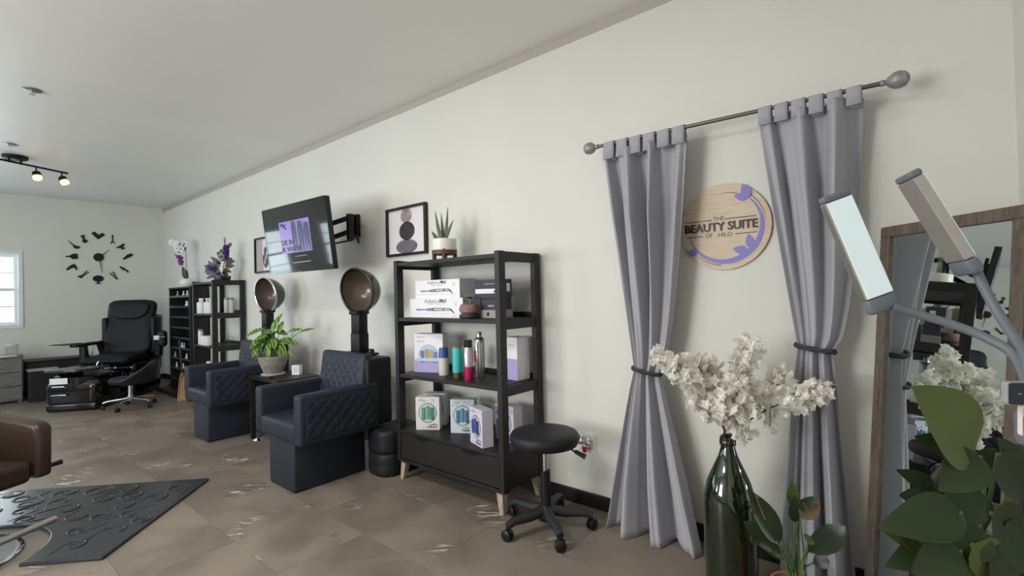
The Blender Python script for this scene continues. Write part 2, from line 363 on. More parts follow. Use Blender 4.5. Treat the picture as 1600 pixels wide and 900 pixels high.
# bookcases of one family: ladder sides, four levels, drawer below, splayed pale legs
def bookcase(label, y0, y1, x0=2.05, x1=2.44):
    T = thing('bookcase', label, 'bookcase', ((x0+x1)/2, (y0+y1)/2, 0), 0, 'black ladder-sided bookcases')
    def B(a, c, e, g, i, j, n='shelf', bev=.002, mm=BLKWOOD, par=None): return bx(a-T.location.x, c-T.location.x, e-T.location.y, g-T.location.y, i, j).build(n, mm, par or T, smooth=0, bevel=bev)
    th = .035
    for s in (0, 1):
        a, c = (y0, y0+th) if s == 0 else (y1-th, y1)
        B(x0, x0+.055, a, c, .125, 1.505, 'post'); B(x1-.055, x1, a, c, .125, 1.505, 'post')
        for z in (1.445, 1.05, .665): B(x0+.055, x1-.055, a+.004, c-.004, z, z+.058, 'side_rail')
        B(x0+.055, x1-.055, a+.003, c-.003, .135, .345, 'side_panel')
    for z in (1.49, 1.11, .725): B(x0+.006, x1-.006, y0+th, y1-th, z-.024, z)
    for z in (1.11, .725, .345): B(x1-.03, x1-.014, y0+th, y1-th, z, z+.03, 'back_rail')
    B(x0-.002, x1-.004, y0+th, y1-th, .325, .345, 'cabinet_top'); B(x0-.002, x1-.004, y0+th, y1-th, .125, .145, 'cabinet_floor')
    B(x1-.03, x1-.014, y0+th, y1-th, .145, .325, 'cabinet_back')
    d = B(x0+.004, x0+.022, y0+th+.004, y1-th-.004, .149, .320, 'drawer_front', .002, BLKWOOD)
    for f in (.27, .73):
        cy = y0+(y1-y0)*f
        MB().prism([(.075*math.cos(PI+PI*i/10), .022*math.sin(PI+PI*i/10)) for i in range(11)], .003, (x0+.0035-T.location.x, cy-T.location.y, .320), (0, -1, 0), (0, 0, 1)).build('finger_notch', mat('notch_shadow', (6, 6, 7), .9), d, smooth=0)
    for sx, sy in ((0, 0), (0, 1), (1, 0), (1, 1)):
        X = x0+.035 if sx == 0 else x1-.035; Y = y0+.05 if sy == 0 else y1-.05
        ox = (-.012 if sx == 0 else .008); oy = (-.018 if sy == 0 else .018)
        m = MB(); X -= T.location.x; Y -= T.location.y
        vs = [(X+dx*.024, Y+dy*.024, .125) for dx, dy in ((-1, -1), (1, -1), (1, 1), (-1, 1))]+[(X+ox+dx*.015, Y+oy+dy*.015, 0) for dx, dy in ((-1, -1), (1, -1), (1, 1), (-1, 1))]
        m.add(vs, [(0, 1, 2, 3), (7, 6, 5, 4)]+[(i, 4+i, 4+(i+1) % 4, (i+1) % 4) for i in range(4)]).build('leg', LEGWOOD, T, smooth=0, bevel=.002)
    return T
bookcase('black open bookcase with a drawer and pale splayed legs behind the round stool', 1.80, 2.775)
bookcase('narrow black open bookcase with white bottles under the purple flower arrangement', 6.27, 6.95, 2.08)

# end table between the dryer chairs
T = thing('end_table', 'small black end table carrying the potted calathea between dryer chairs', 'table', (1.99, 4.40, 0))
bx(-.16, .23, -.28, .275, .545, .57).build('table_top', BLKWOOD, T, smooth=0, bevel=.004)
for sx in (-.135, .205):
    for sy in (-.255, .25): bx(sx-.018, sx+.018, sy-.018, sy+.018, 0, .545).build('leg', BLKWOOD, T, smooth=0, bevel=.002)
bx(-.13, .2, -.25, .245, .16, .178).build('lower_shelf', BLKWOOD, T, smooth=0, bevel=.002)

# nail-polish tower with glass-fronted trays
T = thing('polish_tower', 'tall black polish display tower standing under the white orchid', 'shelf', (2.31, 7.93, 0))
bx(.11, .125, -.44, .44, .07, 1.445).build('back_panel', BLKWOOD, T, smooth=0)
for y in (-.44, .415): bx(-.10, .11, y, y+.025, .07, 1.445).build('side_panel', BLKWOOD, T, smooth=0, bevel=.002)
bx(-.105, .125, -.445, .445, 1.445, 1.465).build('top_panel', BLKWOOD, T, smooth=0, bevel=.002)
bx(-.12, .12, -.46, .46, 0, .07).build('plinth', BLKWOOD, T, smooth=0, bevel=.006)
for i in range(9):
    z = .16+i*.145
    s = bx(-.10, .11, -.415, .415, z, z+.012).build('tray', BLKPLASTIC, T, smooth=0)
    bx(-.104, -.10, -.415, .415, z, z+.028).build('tray_lip', mat('dark_clear_edge', (66, 70, 76), .2), s, smooth=0)
pol = []
rp = random.Random(3)
for i in (0, 1, 2, 3, 7, 8):
    z = .172+i*.145
    for j in range(rp.randint(2, 4)):
        y = rp.uniform(-.36, .3)
        if any(abs(y-q[1]) < .05 and q[0] == i for q in pol): continue
        pol.append((i, y))
        b_ = tag(MB().lathe([(.0, 0), (.014, 0), (.016, .006), (.016, .034), (.008, .042), (.008, .044), (.009, .045), (.009, .08), (.0, .081)], 12).build('polish_bottle', mat('pale_polish%d' % (j % 3), ((225, 225, 228), (200, 205, 210), (170, 168, 180))[j % 3], .2), smooth=40),
            'small pale polish bottle standing on the %s tray of the black tower' % {0: 'lowest', 1: 'second-lowest', 2: 'third-lowest', 3: 'fourth-lowest', 7: 'second-highest', 8: 'topmost'}[i], 'bottle', 'polish bottles in the tower')
        b_.location = (2.31-.07, 7.93+y, z)

# low black platform on the floor and tan straw broom
tag(bx(2.02, 2.17, 7.30, 8.30, 0, .055).build('floor_platform', BLKWOOD, smooth=0, bevel=.01), 'low black platform on the floor at the foot of the polish tower', 'platform')
T = thing('straw_broom', 'tan straw broom leaning upside against the narrow black bookcase', 'broom', (2.03, 7.12, 0))
T['label'] = 'tan straw broom standing beside the narrow black bookcase'
hd = MB()
for i in range(26):
    a = (i/25-.5)
    hd.tube([(.02*math.sin(i*2.1), a*.26, .01+.008*math.sin(i*3)), (.012*math.sin(i*1.3), a*.10, .30)], [.010, .007], 5)
hd.build('bristle_head', mat('straw', (168, 138, 104), .8, var=.2, vscale=40), T, kind='stuff')
MB().tube([(0, 0, .28), (0, 0, .36)], [.045, .02], 10).build('binding', mat('straw_binding', (120, 90, 60), .7), T)
MB().cyl((0, 0, .34), (0, 0, .78), .011, .011, 10).build('handle', mat('dark_handle', (40, 36, 34), .5), T)
T.rotation_euler = (-.12, 0, .25)

# ------------------------------------------------------------------ pedicure chair
T = thing('pedicure_chair', 'black massage pedicure chair with foot basin under the wall clock', 'pedicure chair', (1.62, 8.38, 0), math.radians(-38))
def cushion(fn, name, mtl, par, nu=20, nv=24): return MB().grid(fn, nu, nv).build(name, mtl, par, smooth=80)
def pad(par, name, mtl, prof, w, th, bev=.04, taper=None):
    """prof: list of (y, z) centre line; a padded strip of width w and thickness th following it"""
    m = MB(); n = len(prof); vs = []; ring = rrect(1, 1, .28, 4); k = len(ring)
    for i, (y, z) in enumerate(prof):
        y2, z2 = prof[min(i+1, n-1)]; y1, z1 = prof[max(i-1, 0)]; t = Vector((0, y2-y1, z2-z1)).normalized(); nn = Vector((0, -t.z, t.y))
        e = 1 if 0 < i < n-1 else .8
        ww = w*(taper[i] if taper else 1)
        vs += [Vector((0, y, z))+Vector((a*ww*e, 0, 0))+nn*(c*th*e) for a, c in ring]
    m.add(vs, [(i*k+j, i*k+(j+1) % k, (i+1)*k+(j+1) % k, (i+1)*k+j) for i in range(n-1) for j in range(k)]+[tuple(range(k))[::-1], tuple((n-1)*k+j for j in range(k))])
    return m.build(name, mtl, par, smooth=60, sub=1)
NAVY = mat('dark_navy_leather', (19, 24, 31), .55, bump=.2, bscale=120, spec=.3)
bp_ = [(.20, .52), (.24, .6), (.27, .75), (.30, .9), (.34, 1.05), (.38, 1.2), (.395, 1.27), (.40, 1.305)]
bk = pad(T, 'backrest', NAVY, bp_, .60, .15, taper=(.95, 1, .97, .95, .98, 1, .98, .85))
pad(bk, 'head_pillow', NAVY, [(.25, 1.03), (.262, 1.06), (.285, 1.15), (.30, 1.24), (.315, 1.275)], .52, .07, taper=(.5, .75, .95, 1, .9))
for s in (-1, 1): bx(s*.30-.035, s*.30+.035, .24, .44, .55, 1.06).build('side_wing', DKLEATHER, bk, bevel=.03, seg=3)
bx(-.30, .30, .34, .52, .30, 1.12, m=Matrix.Rotation(-.06, 4, 'X')).build('back_shell', GLOSSBLK, T, bevel=.05, seg=4)
pad(T, 'seat', NAVY, [(-.34, .47), (-.32, .50), (-.2, .52), (0, .52), (.2, .525), (.25, .525)], .56, .12)
bx(-.31, .31, -.22, .48, 0, .46).build('base_body', GLOSSBLK, T, bevel=.06, seg=4)
# left arm with tray
a = MB().tube([(-.34, -.10, .42), (-.345, -.12, .70)], [.055, .045], 10).build('armrest', BLKPLASTIC, T)
pad2 = MB(); pad2.prism([(-.40, -.30), (-.31, -.32), (-.29, .22), (-.35, .24), (-.41, .1)], .04, (0, 0, .70)); pad2.build('arm_pad', DKLEATHER, a, bevel=.012)
MB().prism([(-.62, -.30), (-.40, -.36), (-.36, -.12), (-.56, -.08)], .016, (0, 0, .735)).build('arm_tray', GLOSSBLK, a, bevel=.004)
MB().tube([(-.345, .06, .69), (-.34, .05, .52)], .012, 8).build('arm_strut', CHROME, a)
MB().tube([(-.33, .22, .72), (-.33, .30, .60), (-.32, .32, .48)], [.05, .06, .06], 10).build('arm_back_support', BLKPLASTIC, a)
# right arm swung up, with white control
a = MB().tube([(.34, .30, .50), (.37, .28, .78)], [.06, .05], 10).build('armrest', BLKPLASTIC, T)
bx(.375, .50, .16, .26, .62, .86).build('arm_pad', DKLEATHER, a, bevel=.05, seg=4)
bx(.37, .44, .12, .16, .73, .79).build('control_panel', CARD, a, bevel=.004)
MB().tube([(.42, .135, .76), (.50, .145, .77)], .008, 8).build('hand_shower_hose', CHROME, a)
# basin and foot rest
bs = MB(); prof = [(.27, 0), (.33, .10), (.36, .30), (.37, .40), (.33, .41), (.31, .38), (.26, .20), (.0, .16)]
bs.lathe(prof, 30); bs.v = [(q[0]*.86, q[1]*1.0-.60, q[2]) for q in bs.v]
bn = bs.build('foot_basin', GLOSSBLK, T, smooth=50)
bx(-.29, .27, -.95, -.25, .03, .37).build('basin_shell', GLOSSBLK, T, bevel=.09, seg=5)
bx(-.27, .25, -.95, -.45, 0, .10).build('basin_plinth', GLOSSBLK, bn, bevel=.03, seg=3)
MB().prism([(-.30, -.92), (.06, -.98), (.22, -.62), (-.20, -.52)], .035, (0, 0, .46)).build('foot_rest', mat('grey_green_gloss', (60, 72, 74), .15, coat=.6), T, bevel=.012)
MB().cyl((-.05, -.75, .30), (-.05, -.75, .47), .05, .06, 14).build('foot_rest_stem', GLOSSBLK, T)
bx(-.20, -.02, -.985, -.975, .33, .40).build('towel_holder', CARD, T, smooth=0, bevel=.004)
MB().tube([(-.19, -.975, .20), (-.10, -.985, .205), (-.04, -.975, .20)], .010, 8).build('chrome_handle', CHROME, T)
MB().tube([(.05, -.45, .42), (.05, -.47, .50), (.05, -.53, .52), (.05, -.56, .49)], .012, 8).build('faucet', CHROME, T)
for xx in (.12, .19): MB().lathe([(.018, 0), (.02, .02), (.0, .03)], 12, (xx, -.44, .42)).build('faucet_knob', CHROME, T)

# pedicure stool: curved shell seat on a chrome star
def star(T, R, mtl, zc, foot, rz=0, n=5, wheel=.028, arm=.02, wmat=BLKPLASTIC, hood=False):
    for k in range(n):
        a = rz+2*PI*k/n; d = Vector((math.cos(a), math.sin(a), 0))
        pts = [d*.02+Vector((0, 0, zc)), d*R*.45+Vector((0, 0, zc-.012)), d*R*.85+Vector((0, 0, foot+.02)), d*R+Vector((0, 0, foot+.006))]
        l = MB().tube(pts, [arm*1.25, arm*1.1, arm*.9, arm*.8], 8).build('base_arm', mtl, T, smooth=50)
        s = Vector((-d.y, d.x, 0)); c = d*R+Vector((0, 0, wheel)); a2 = .7*k
        s = Vector((math.cos(a2), math.sin(a2), 0))
        cs = MB()
        for q in (-1, 1): cs.lathe([(0, -.009), (wheel*.8, -.009), (wheel, -.005), (wheel, .005), (wheel*.8, .009), (0, .009)], 16, c+s*.012*q, s)
        cs.cyl(c+Vector((0, 0, .0)), c+Vector((0, 0, foot-wheel+.01)), .006, .006, 8)
        cs.build('caster', wmat, l, smooth=40)
T = thing('pedicure_stool', 'low black shell stool on a chrome star base before the pedicure chair', 'stool', (1.52, 7.30, 0))
star(T, .26, CHROME, .115, .075, .25, 5, .024, .014)
MB().cyl((0, 0, .10), (0, 0, .29), .028, .028, 16).cyl((0, 0, .09), (0, 0, .15), .036, .036, 16).build('column', CHROME, T)
MB().lathe([(.0, .28), (.13, .285), (.20, .30), (.215, .33), (.20, .365), (.10, .375), (.0, .375)], 32).build('seat', DKLEATHER, T, smooth=60)
def shell(s, t):
    a = math.radians(-100+200*s)-.35; top = .36+.17*math.sin(PI*min(1, max(0, s*1.15)))**1.3+.03*s; z = .30+(top-.30)*t; R = .225+.035*t
    return Vector((R*math.cos(a), R*math.sin(a), z))
MB().grid(shell, 40, 8).build('back_shell', DKLEATHER, T, smooth=80, solid=.035)

# grey rustic chest and low black cabinet by the back wall
T = thing('drawer_chest', 'weathered grey three-drawer chest below the window', 'chest', (.48, 9.22, 0))
GW = wood('weathered_grey_wood', (92, 92, 92), (128, 126, 124), .7, (3, 3, 24))
bx(-.27, .27, -.20, .22, .02, .585).build('body', GW, T, smooth=0, bevel=.004)
bx(-.285, .285, -.225, .23, .585, .602).build('top', GW, T, smooth=0, bevel=.003)
for k in range(3):
    d = bx(-.262, .262, -.222, -.20, .035+k*.183, .205+k*.183).build('drawer', GW, T, smooth=0, bevel=.006)
    MB().tube([(-.05, -.228, .12+k*.183), (-.05, -.245, .12+k*.183), (.05, -.245, .12+k*.183), (.05, -.228, .12+k*.183)], .005, 6).build('pull', MATTBLK, d)
for sx in (-.24, .24):
    for sy in (-.17, .19): bx(sx-.02, sx+.02, sy-.02, sy+.02, 0, .03).build('foot', GW, T, smooth=0)
T = thing('low_cabinet', 'low black cabinet against the back wall behind the pedicure chair', 'cabinet', (1.12, 9.33, 0))
bx(-.32, .34, -.18, .19, .03, .49).build('body', BLKWOOD, T, smooth=0, bevel=.003)
bx(-.335, .35, -.20, .20, .49, .51).build('top', BLKWOOD, T, smooth=0, bevel=.003)
for s in (0, 1): d = bx(-.315+s*.325, .005+s*.325, -.197, -.18, .04, .48).build('door', BLKWOOD, T, smooth=0, bevel=.002); MB().ball((-.03+s*.075, -.207, .30), .01).build('knob', CHROME, d)
bx(-.31, .33, -.17, .18, 0, .03).build('plinth', BLKPLASTIC, T, smooth=0)
T = thing('storage_box', 'dark storage box with a pale rim between grey chest and pedicure chair', 'box', (.93, 8.93, 0))
bx(-.14, .14, -.12, .12, 0, .40).build('body', mat('dark_box', (24, 24, 28), .6), T, smooth=0, bevel=.006)
bx(-.15, .15, -.13, .13, .40, .415).build('rim', mat('pale_rim', (150, 152, 152), .5), T, smooth=0, bevel=.003)

# ------------------------------------------------------------------ brown styling chair
fw = Vector((.53, -.848, 0)); T = thing('styling_chair', 'brown-black leather styling chair on a round chrome base', 'salon chair', (-.02, 3.66, 0), math.atan2(fw.y, fw.x))
# local +x = front, +y = left arm
bx(-.25, .27, -.245, .245, .335, .45).build('seat', BRLEATHER, T, bevel=.03, seg=4)
for s in (-1, 1):
    def armf(t): return .625+.07*t
    y0, y1 = (.25, .33) if s > 0 else (-.33, -.25)
    m = MB(); n = 10
    outl = [(.285, .345), (.29, .60), (.27, .632), (.2, .645), (.05, .665), (-.15, .70), (-.27, .715), (-.30, .70), (-.30, .345)]
    m.prism(outl, y1-y0, (0, y0 if s > 0 else y0, 0), (1, 0, 0), (0, 0, 1)); m.v = [(q[0], q[1]+(y1-y0), q[2]) for q in m.v]
    m.build('armrest', BRLEATHER, T, bevel=.022, seg=4)
bx(-.36, -.25, -.29, .29, .36, .95, m=Matrix.Rotation(-.10, 4, 'Y') @ Matrix.Translation((.0, 0, 0))).build('backrest', BRLEATHER, T, bevel=.035, seg=4)
MB().cyl((0, 0, .02), (0, 0, .34), .045, .04, 20).build('hydraulic_column', CHROME, T)
bx(-.16, .16, -.12, .12, .318, .336).build('seat_plate', MATTBLK, T, smooth=0)
MB().lathe([(0, 0), (.315, 0), (.325, .008), (.318, .016), (.29, .026), (.12, .048), (.07, .06), (.0, .062)], 56).build('round_base', CHROME, T, smooth=30)
ft = MB().tube([(.04, -.05, .10), (.16, -.16, .10), (.30, -.20, .12), (.375, -.20, .14)], .011, 8).tube([(.04, .0, .10), (.20, -.02, .105), (.375, -.02, .14)], .011, 8).build('footrest', CHROME, T)
MB().tube([(.38, -.26, .14), (.38, .26, .14)], .016, 12).build('footrest_bar', STEEL, ft)
MB().tube([(.10, .30, .352), (.14, .37, .352), (.18, .46, .365)], [.009, .009, .014], 8).build('recline_lever', MATTBLK, T)

# anti-fatigue mat with embossed scrolls, notched round the chair base
C2 = Vector((.522, 3.085)); mu = Vector((.69, .724)).normalized(); mv = Vector((-mu.y, mu.x)); ML, MW = 1.03, 1.75
ctr = Vector((-.02, 3.66))-C2; cu, cv = ctr.dot(mu), ctr.dot(mv); NR = .42
h = math.sqrt(NR*NR-cu*cu)
a0 = math.atan2(-h, -cu); a1 = math.atan2(h, -cu)
poly = [(0, 0), (ML, 0), (ML, MW), (0, MW)]
na = [(cu+NR*math.cos(a1+(a0-a1)*i/24), cv+NR*math.sin(a1+(a0-a1)*i/24)) for i in range(25)]
poly = poly+na
MATM = mat('dark_grey_embossed_rubber', (46, 49, 56), .2, bump=.12, bscale=90)
T = thing('salon_mat', 'dark grey rubber salon mat embossed with scrolls under the styling chair', 'mat', (C2.x, C2.y, 0), math.atan2(mu.y, mu.x))
MB().prism(poly, .018).build('mat_body', MATM, T, smooth=0, bevel=.006, seg=3)
em = MB(); rs = random.Random(11)
def inside(a, c, k=.05): return k < a < ML-k and k < c < MW-k and math.hypot(a-cu, c-cv) > NR+k
placed = []
for it in range(900):
    a, c = rs.uniform(.05, ML-.05), rs.uniform(.05, MW-.05)
    if not inside(a, c) or any(math.hypot(a-q[0], c-q[1]) < .125 for q in placed): continue
    placed.append((a, c)); th = rs.uniform(0, 2*PI); R0 = rs.uniform(.055, .10); sg = rs.choice((-1, 1)); turns = rs.uniform(.9, 1.7)
    pts = []; rr = []
    for i in range(23):
        t = i/22; an = th+sg*turns*2*PI*t*.8; R = R0*(1-.72*t)
        pts.append((a+R*math.cos(an), c+R*math.sin(an), .018)); rr.append(.0025+.0055*math.sin(PI*min(1, t*1.1+.02))+(.003 if i > 19 else 0))
    x0, y0, _ = pts[0]; tang = th-sg*PI/2
    lead = [(x0+math.cos(tang)*q+.3*q*math.cos(th), y0+math.sin(tang)*q+.3*q*math.sin(th), .018) for q in (.10, .075, .05, .025)]
    pts = lead+pts; rr = [.0015, .003, .004, .004]+rr
    if all(inside(q[0], q[1], .015) for q in pts): em.tube(pts, rr, 6, flat=(0, 0, 1))
em.build('embossed_scrolls', MATM, T, smooth=80, kind='stuff')

# ------------------------------------------------------------------ round stool
T = thing('rolling_stool', 'round black rolling stool with gas lift beside the bookcase', 'stool', (2.09, 1.54, 0))
MB().lathe([(0, .445), (.15, .445), (.175, .452), (.186, .47), (.186, .495), (.176, .512), (.15, .520), (.08, .523), (0, .523)], 48).build('seat', DKLEATHER, T, smooth=70)
MB().cyl((0, 0, .30), (0, 0, .445), .014, .014, 16).build('gas_piston', CHROME, T)
MB().cyl((0, 0, .085), (0, 0, .31), .026, .026, 20).build('gas_cylinder', BLKPLASTIC, T)
bx(-.07, .07, -.05, .05, .43, .447).build('seat_plate', MATTBLK, T, smooth=0)
l = MB().tube([(.03, -.05, .435), (.06, -.12, .43), (.07, -.15, .415)], .005, 8).build('height_lever', MATTBLK, T)
MB().tube([(.07, -.145, .418), (.085, -.20, .395)], [.010, .014], 10).build('lever_grip', BLKPLASTIC, l)
MB().lathe([(0, .05), (.04, .05), (.048, .07), (.04, .11), (.03, .125), (0, .125)], 20).build('base_hub', BLKPLASTIC, T, smooth=40)
star(T, .24, mat('grey_black_nylon', (40, 41, 43), .5), .10, .068, math.radians(160), 5, .029, .024)

# ================================================================== things on the walls and ceiling
def frame(name, label, cat, o, ua, ub, group=None):
    """Empty whose local x = reading direction, y = up, z = out of the surface"""
    ua, ub = Vector(ua).normalized(), Vector(ub).normalized(); nn = ua.cross(ub)
    T = thing(name, label, cat, (0, 0, 0), 0, group); o = Vector(o)
    T.matrix_world = Matrix(((ua.x, ub.x, nn.x, o.x), (ua.y, ub.y, nn.y, o.y), (ua.z, ub.z, nn.z, o.z), (0, 0, 0, 1))); return T
X3, Y3, Z3 = (1, 0, 0), (0, 1, 0), (0, 0, 1)
def flat(poly, z, t, name, m, par): return MB().prism(poly, t, (0, 0, z)).build(name, m, par, smooth=0)

# television on a swivel arm
ya, ti = math.radians(2.6), math.radians(7)
tu = Vector((math.sin(ya), -math.cos(ya), 0)); tn = Vector((-math.cos(ya), -math.sin(ya), 0)); tv = Vector((0, 0, 1))*math.cos(ti)+tn*math.sin(ti); tN = tu.cross(tv)
TC = Vector((1.893, 3.862, 1.754)); TVT = frame('television', 'flat television showing a purple picture on a black swivel wall arm', 'television', TC, tu, tv)
W, H = .97, .556
bx(-W/2, W/2, -H/2, H/2, -.045, -.004).build('housing', BLKPLASTIC, TVT, smooth=0, bevel=.006)
fb = MB()
for q in ((-W/2, W/2, H/2-.008, H/2), (-W/2, W/2, -H/2, -H/2+.014), (-W/2, -W/2+.008, -H/2+.014, H/2-.008), (W/2-.008, W/2, -H/2+.014, H/2-.008)): fb.box(q[0], q[1], q[2], q[3], -.004, .002)
fb.build('bezel', GLOSSBLK, TVT, smooth=0)
sc = bx(-W/2+.008, W/2-.008, -H/2+.014, H/2-.008, -.004, 0).build('screen', mat('television_glass', (18, 18, 22), .05, spec=.9, emit=(60, 62, 72), estr=.06), TVT, smooth=0)
def tvp(px, py):
    d = ray(px, py); t = (TC-CAM).dot(tN)/d.dot(tN); q = CAM+d*t-TC; return q.dot(tu), q.dot(tv)
PUR = mat('screen_purple', (40, 35, 60), .2, emit=(186, 160, 246), estr=.62)
p0 = [tvp(*q) for q in ((442.8, 396.9), (488.6, 390.6), (481.2, 338.5), (434.2, 349.4))]
xa, xb = (p0[0][0]+p0[3][0])/2, (p0[1][0]+p0[2][0])/2; ya_, yb = (p0[0][1]+p0[1][1])/2, (p0[2][1]+p0[3][1])/2
flat([(xa, ya_), (xb, ya_), (xb, yb), (xa, yb)], 0, .0004, 'picture', PUR, sc)
JEAN = mat('screen_slate', (30, 30, 45), .2, emit=(104, 100, 150), estr=.5); JEAN2 = mat('screen_dark_slate', (20, 20, 35), .2, emit=(66, 62, 104), estr=.5)
wp, hp = xb-xa, yb-ya_
for k, (a, c, t) in enumerate(((.40, .58, 1.0), (.60, .80, .97), (.80, .99, .9))):
    flat([(xa+wp*(a+.02), ya_+.02*hp), (xa+wp*(a+.075), ya_+.02*hp), (xa+wp*(a+.09), ya_+hp*.5), (xa+wp*(a+.11), ya_+.02*hp), (xa+wp*(c-.01), ya_+.02*hp), (xa+wp*c, ya_+hp*.62), (xa+wp*(c-.03), ya_+hp*.96*t), (xa+wp*(a+.03), ya_+hp*.99*t), (xa+wp*a, ya_+hp*.7)], .0005, .0004, 'picture_figure', JEAN, sc)
    for j in range(7):
        yy = ya_+hp*(.22+.09*j); flat([(xa+wp*(a+.01), yy), (xa+wp*(c-.02), yy+.012), (xa+wp*(c-.03), yy+.02), (xa+wp*(a+.03), yy+.009)], .0010, .0003, 'picture_fold', JEAN2, sc)
flat([(xa+wp*q[0], ya_+hp*q[1]) for q in ((.03, .93), (.12, .97), (.20, .90), (.26, .96), (.22, .86), (.25, .78), (.20, .72), (.18, .82), (.10, .80), (.14, .88), (.05, .86))], .0012, .0003, 'picture_scribble', JEAN2, sc)
SCRT = mat('screen_ink', (10, 10, 16), .3, emit=(22, 18, 34), estr=.4)
text('screen_lettering', 'DE IN', .058, (xa+wp*.23, ya_+hp*.33, .0016), X3, Y3, SCRT, sc, .0002, .002, wp*.40)
text('screen_lettering', 'IR WATER', .058, (xa+wp*.35, ya_+hp*.115, .0016), X3, Y3, SCRT, sc, .0002, .002, wp*.68)
WHT = mat('screen_white', (40, 40, 40), .3, emit=(235, 235, 240), estr=.7)
bx(xa+wp*.42, xa+wp*.80, ya_-hp*.135, ya_-hp*.115, 0, .0006).build('screen_caption', mat('screen_grey', (30, 30, 30), .3, emit=(170, 172, 176), estr=.6), sc, smooth=0)
bx(xa+wp*.33, xa+wp*.90, ya_-hp*.325, ya_-hp*.31, 0, .0006).build('screen_rule', WHT, sc, smooth=0)
MB().ball((.0, -H/2+.007, .003), (.008, .004, .002)).build('logo_bump', STEEL, TVT)
# arm (in the television's frame, going back to the wall)
iv = TVT.matrix_world.inverted()
def tl(p): return iv @ Vector(p)
arm = MB().box(-.20, .20, -.17, .17, -.075, -.045).build('mount_plate', MATTBLK, TVT, smooth=0, bevel=.004)
for sx in (-.18, .15): bx(sx, sx+.03, -.22, .22, -.085, -.06).build('mount_rail', MATTBLK, TVT, smooth=0)
wb = MB()
for a, c in (((2.42, 3.78, 1.80), (2.44, 4.0, 2.0)),):
    p = [tl((x, y, z)) for z in (a[2], c[2]) for x, y in ((2.415, 3.79), (2.452, 3.79), (2.452, 3.96), (2.415, 3.96))]
    wb.add(p, [(3, 2, 1, 0), (4, 5, 6, 7), (0, 1, 5, 4), (1, 2, 6, 5), (2, 3, 7, 6), (3, 0, 4, 7)])
wb.build('wall_bracket', MATTBLK, TVT, smooth=0, bevel=.004)
def abar(p, q, wd, hh, name):
    p, q = Vector(p), Vector(q); d = (q-p).normalized(); s = d.cross(Vector((0, 0, 1))).normalized(); up = Vector((0, 0, 1))
    vs = [tl(e+s*i*wd+up*j*hh) for e in (p, q) for i, j in ((-1, -1), (1, -1), (1, 1), (-1, 1))]
    MB().add(vs, [(3, 2, 1, 0), (4, 5, 6, 7), (0, 1, 5, 4), (1, 2, 6, 5), (2, 3, 7, 6), (3, 0, 4, 7)]).build(name, MATTBLK, TVT, smooth=0, bevel=.003)
for dz in (.055, -.09):
    abar((2.42, 3.86, 1.90+dz), (2.22, 3.58, 1.88+dz), .012, .02, 'swing_arm')
    abar((2.22, 3.58, 1.88+dz*.8), (1.97, 3.80, 1.76+dz*.8), .012, .02, 'swing_arm')
for p, r_ in (((2.22, 3.58, 1.86), .03), ((2.40, 3.85, 1.90), .032), ((1.975, 3.80, 1.76), .03)):
    MB().cyl(tl((p[0], p[1], p[2]-.12)), tl((p[0], p[1], p[2]+.09)), r_, r_, 14).build('arm_pivot', MATTBLK, TVT)
MB().tube([tl(q) for q in ((2.43, 3.83, 1.82), (2.40, 3.74, 1.74), (2.36, 3.70, 1.80), (2.25, 3.60, 1.74), (2.1, 3.72, 1.70), (1.95, 3.8, 1.72))], .008, 8).build('cable', BLKPLASTIC, TVT)
bx(-.012, .012, -.02, .02, 0, .03).build('tmp', MATTBLK).hide_render = False
bpy.data.objects.remove(bpy.data.objects['tmp'])

# framed prints
WU = (0, -1, 0)
def picture(label, o, w, h, art):
    T = frame('framed_print', label, 'picture', o, WU, Z3, 'framed abstract prints'); t = .02
    f = MB()
    for q in ((-w/2, w/2, h/2-t, h/2), (-w/2, w/2, -h/2, -h/2+t), (-w/2, -w/2+t, -h/2+t, h/2-t), (w/2-t, w/2, -h/2+t, h/2-t)): f.box(q[0], q[1], q[2], q[3], .002, .032)
    f.build('picture_frame', BLKPLASTIC, T, smooth=0, bevel=.002)
    s = bx(-w/2+t, w/2-t, -h/2+t, h/2-t, .004, .012).build('paper', mat('print_paper', (222, 219, 224), .7), T, smooth=0)
    for poly, z, m in art: flat(poly, z, .0006, 'printed_shape', m, s)
    return T
G1 = wood('stone_light', (130, 124, 128), (168, 162, 166), .8, (3, 12, 3)); G2 = wood('stone_dark', (48, 46, 52), (68, 64, 70), .8, (3, 12, 3)); G3 = wood('stone_mid', (96, 90, 98), (122, 116, 124), .8, (3, 12, 3))
top = [q for q in ell(.072, .062, 36, -.0, .125)]; top = [(a, min(c, .176)) for a, c in top]
picture('black framed print of three stacked grey stones above the bookcase', (XR, 3.127, 1.784), .505, .397,
        [(top, .0122, G1), (ell(.098, .074, 36, .005, .0), .0122, G2), (ell(.135, .058, 36, -.002, -.125), .0122, G3)])
PG = mat('print_pinkish_grey', (176, 168, 170), .8); PD = mat('print_slate', (92, 92, 98), .8); PW = mat('print_white', (226, 224, 226), .8)
picture('black framed print of pale arches partly hidden behind the television', (XR, 5.74, 1.775), .45, .41,
        [([(-.2, -.18), (-.02, -.18), (-.02, .18), (-.2, .18)], .0122, PG), (ell(.085, .12, 30, .05, -.03), .013, PD), ([(0, -.10), (.015, -.11), (.11, .06), (.095, .07)], .0138, PW), ([(-.03, .0), (.0, .0), (.0, .17), (-.03, .17)], .0138, PW)])

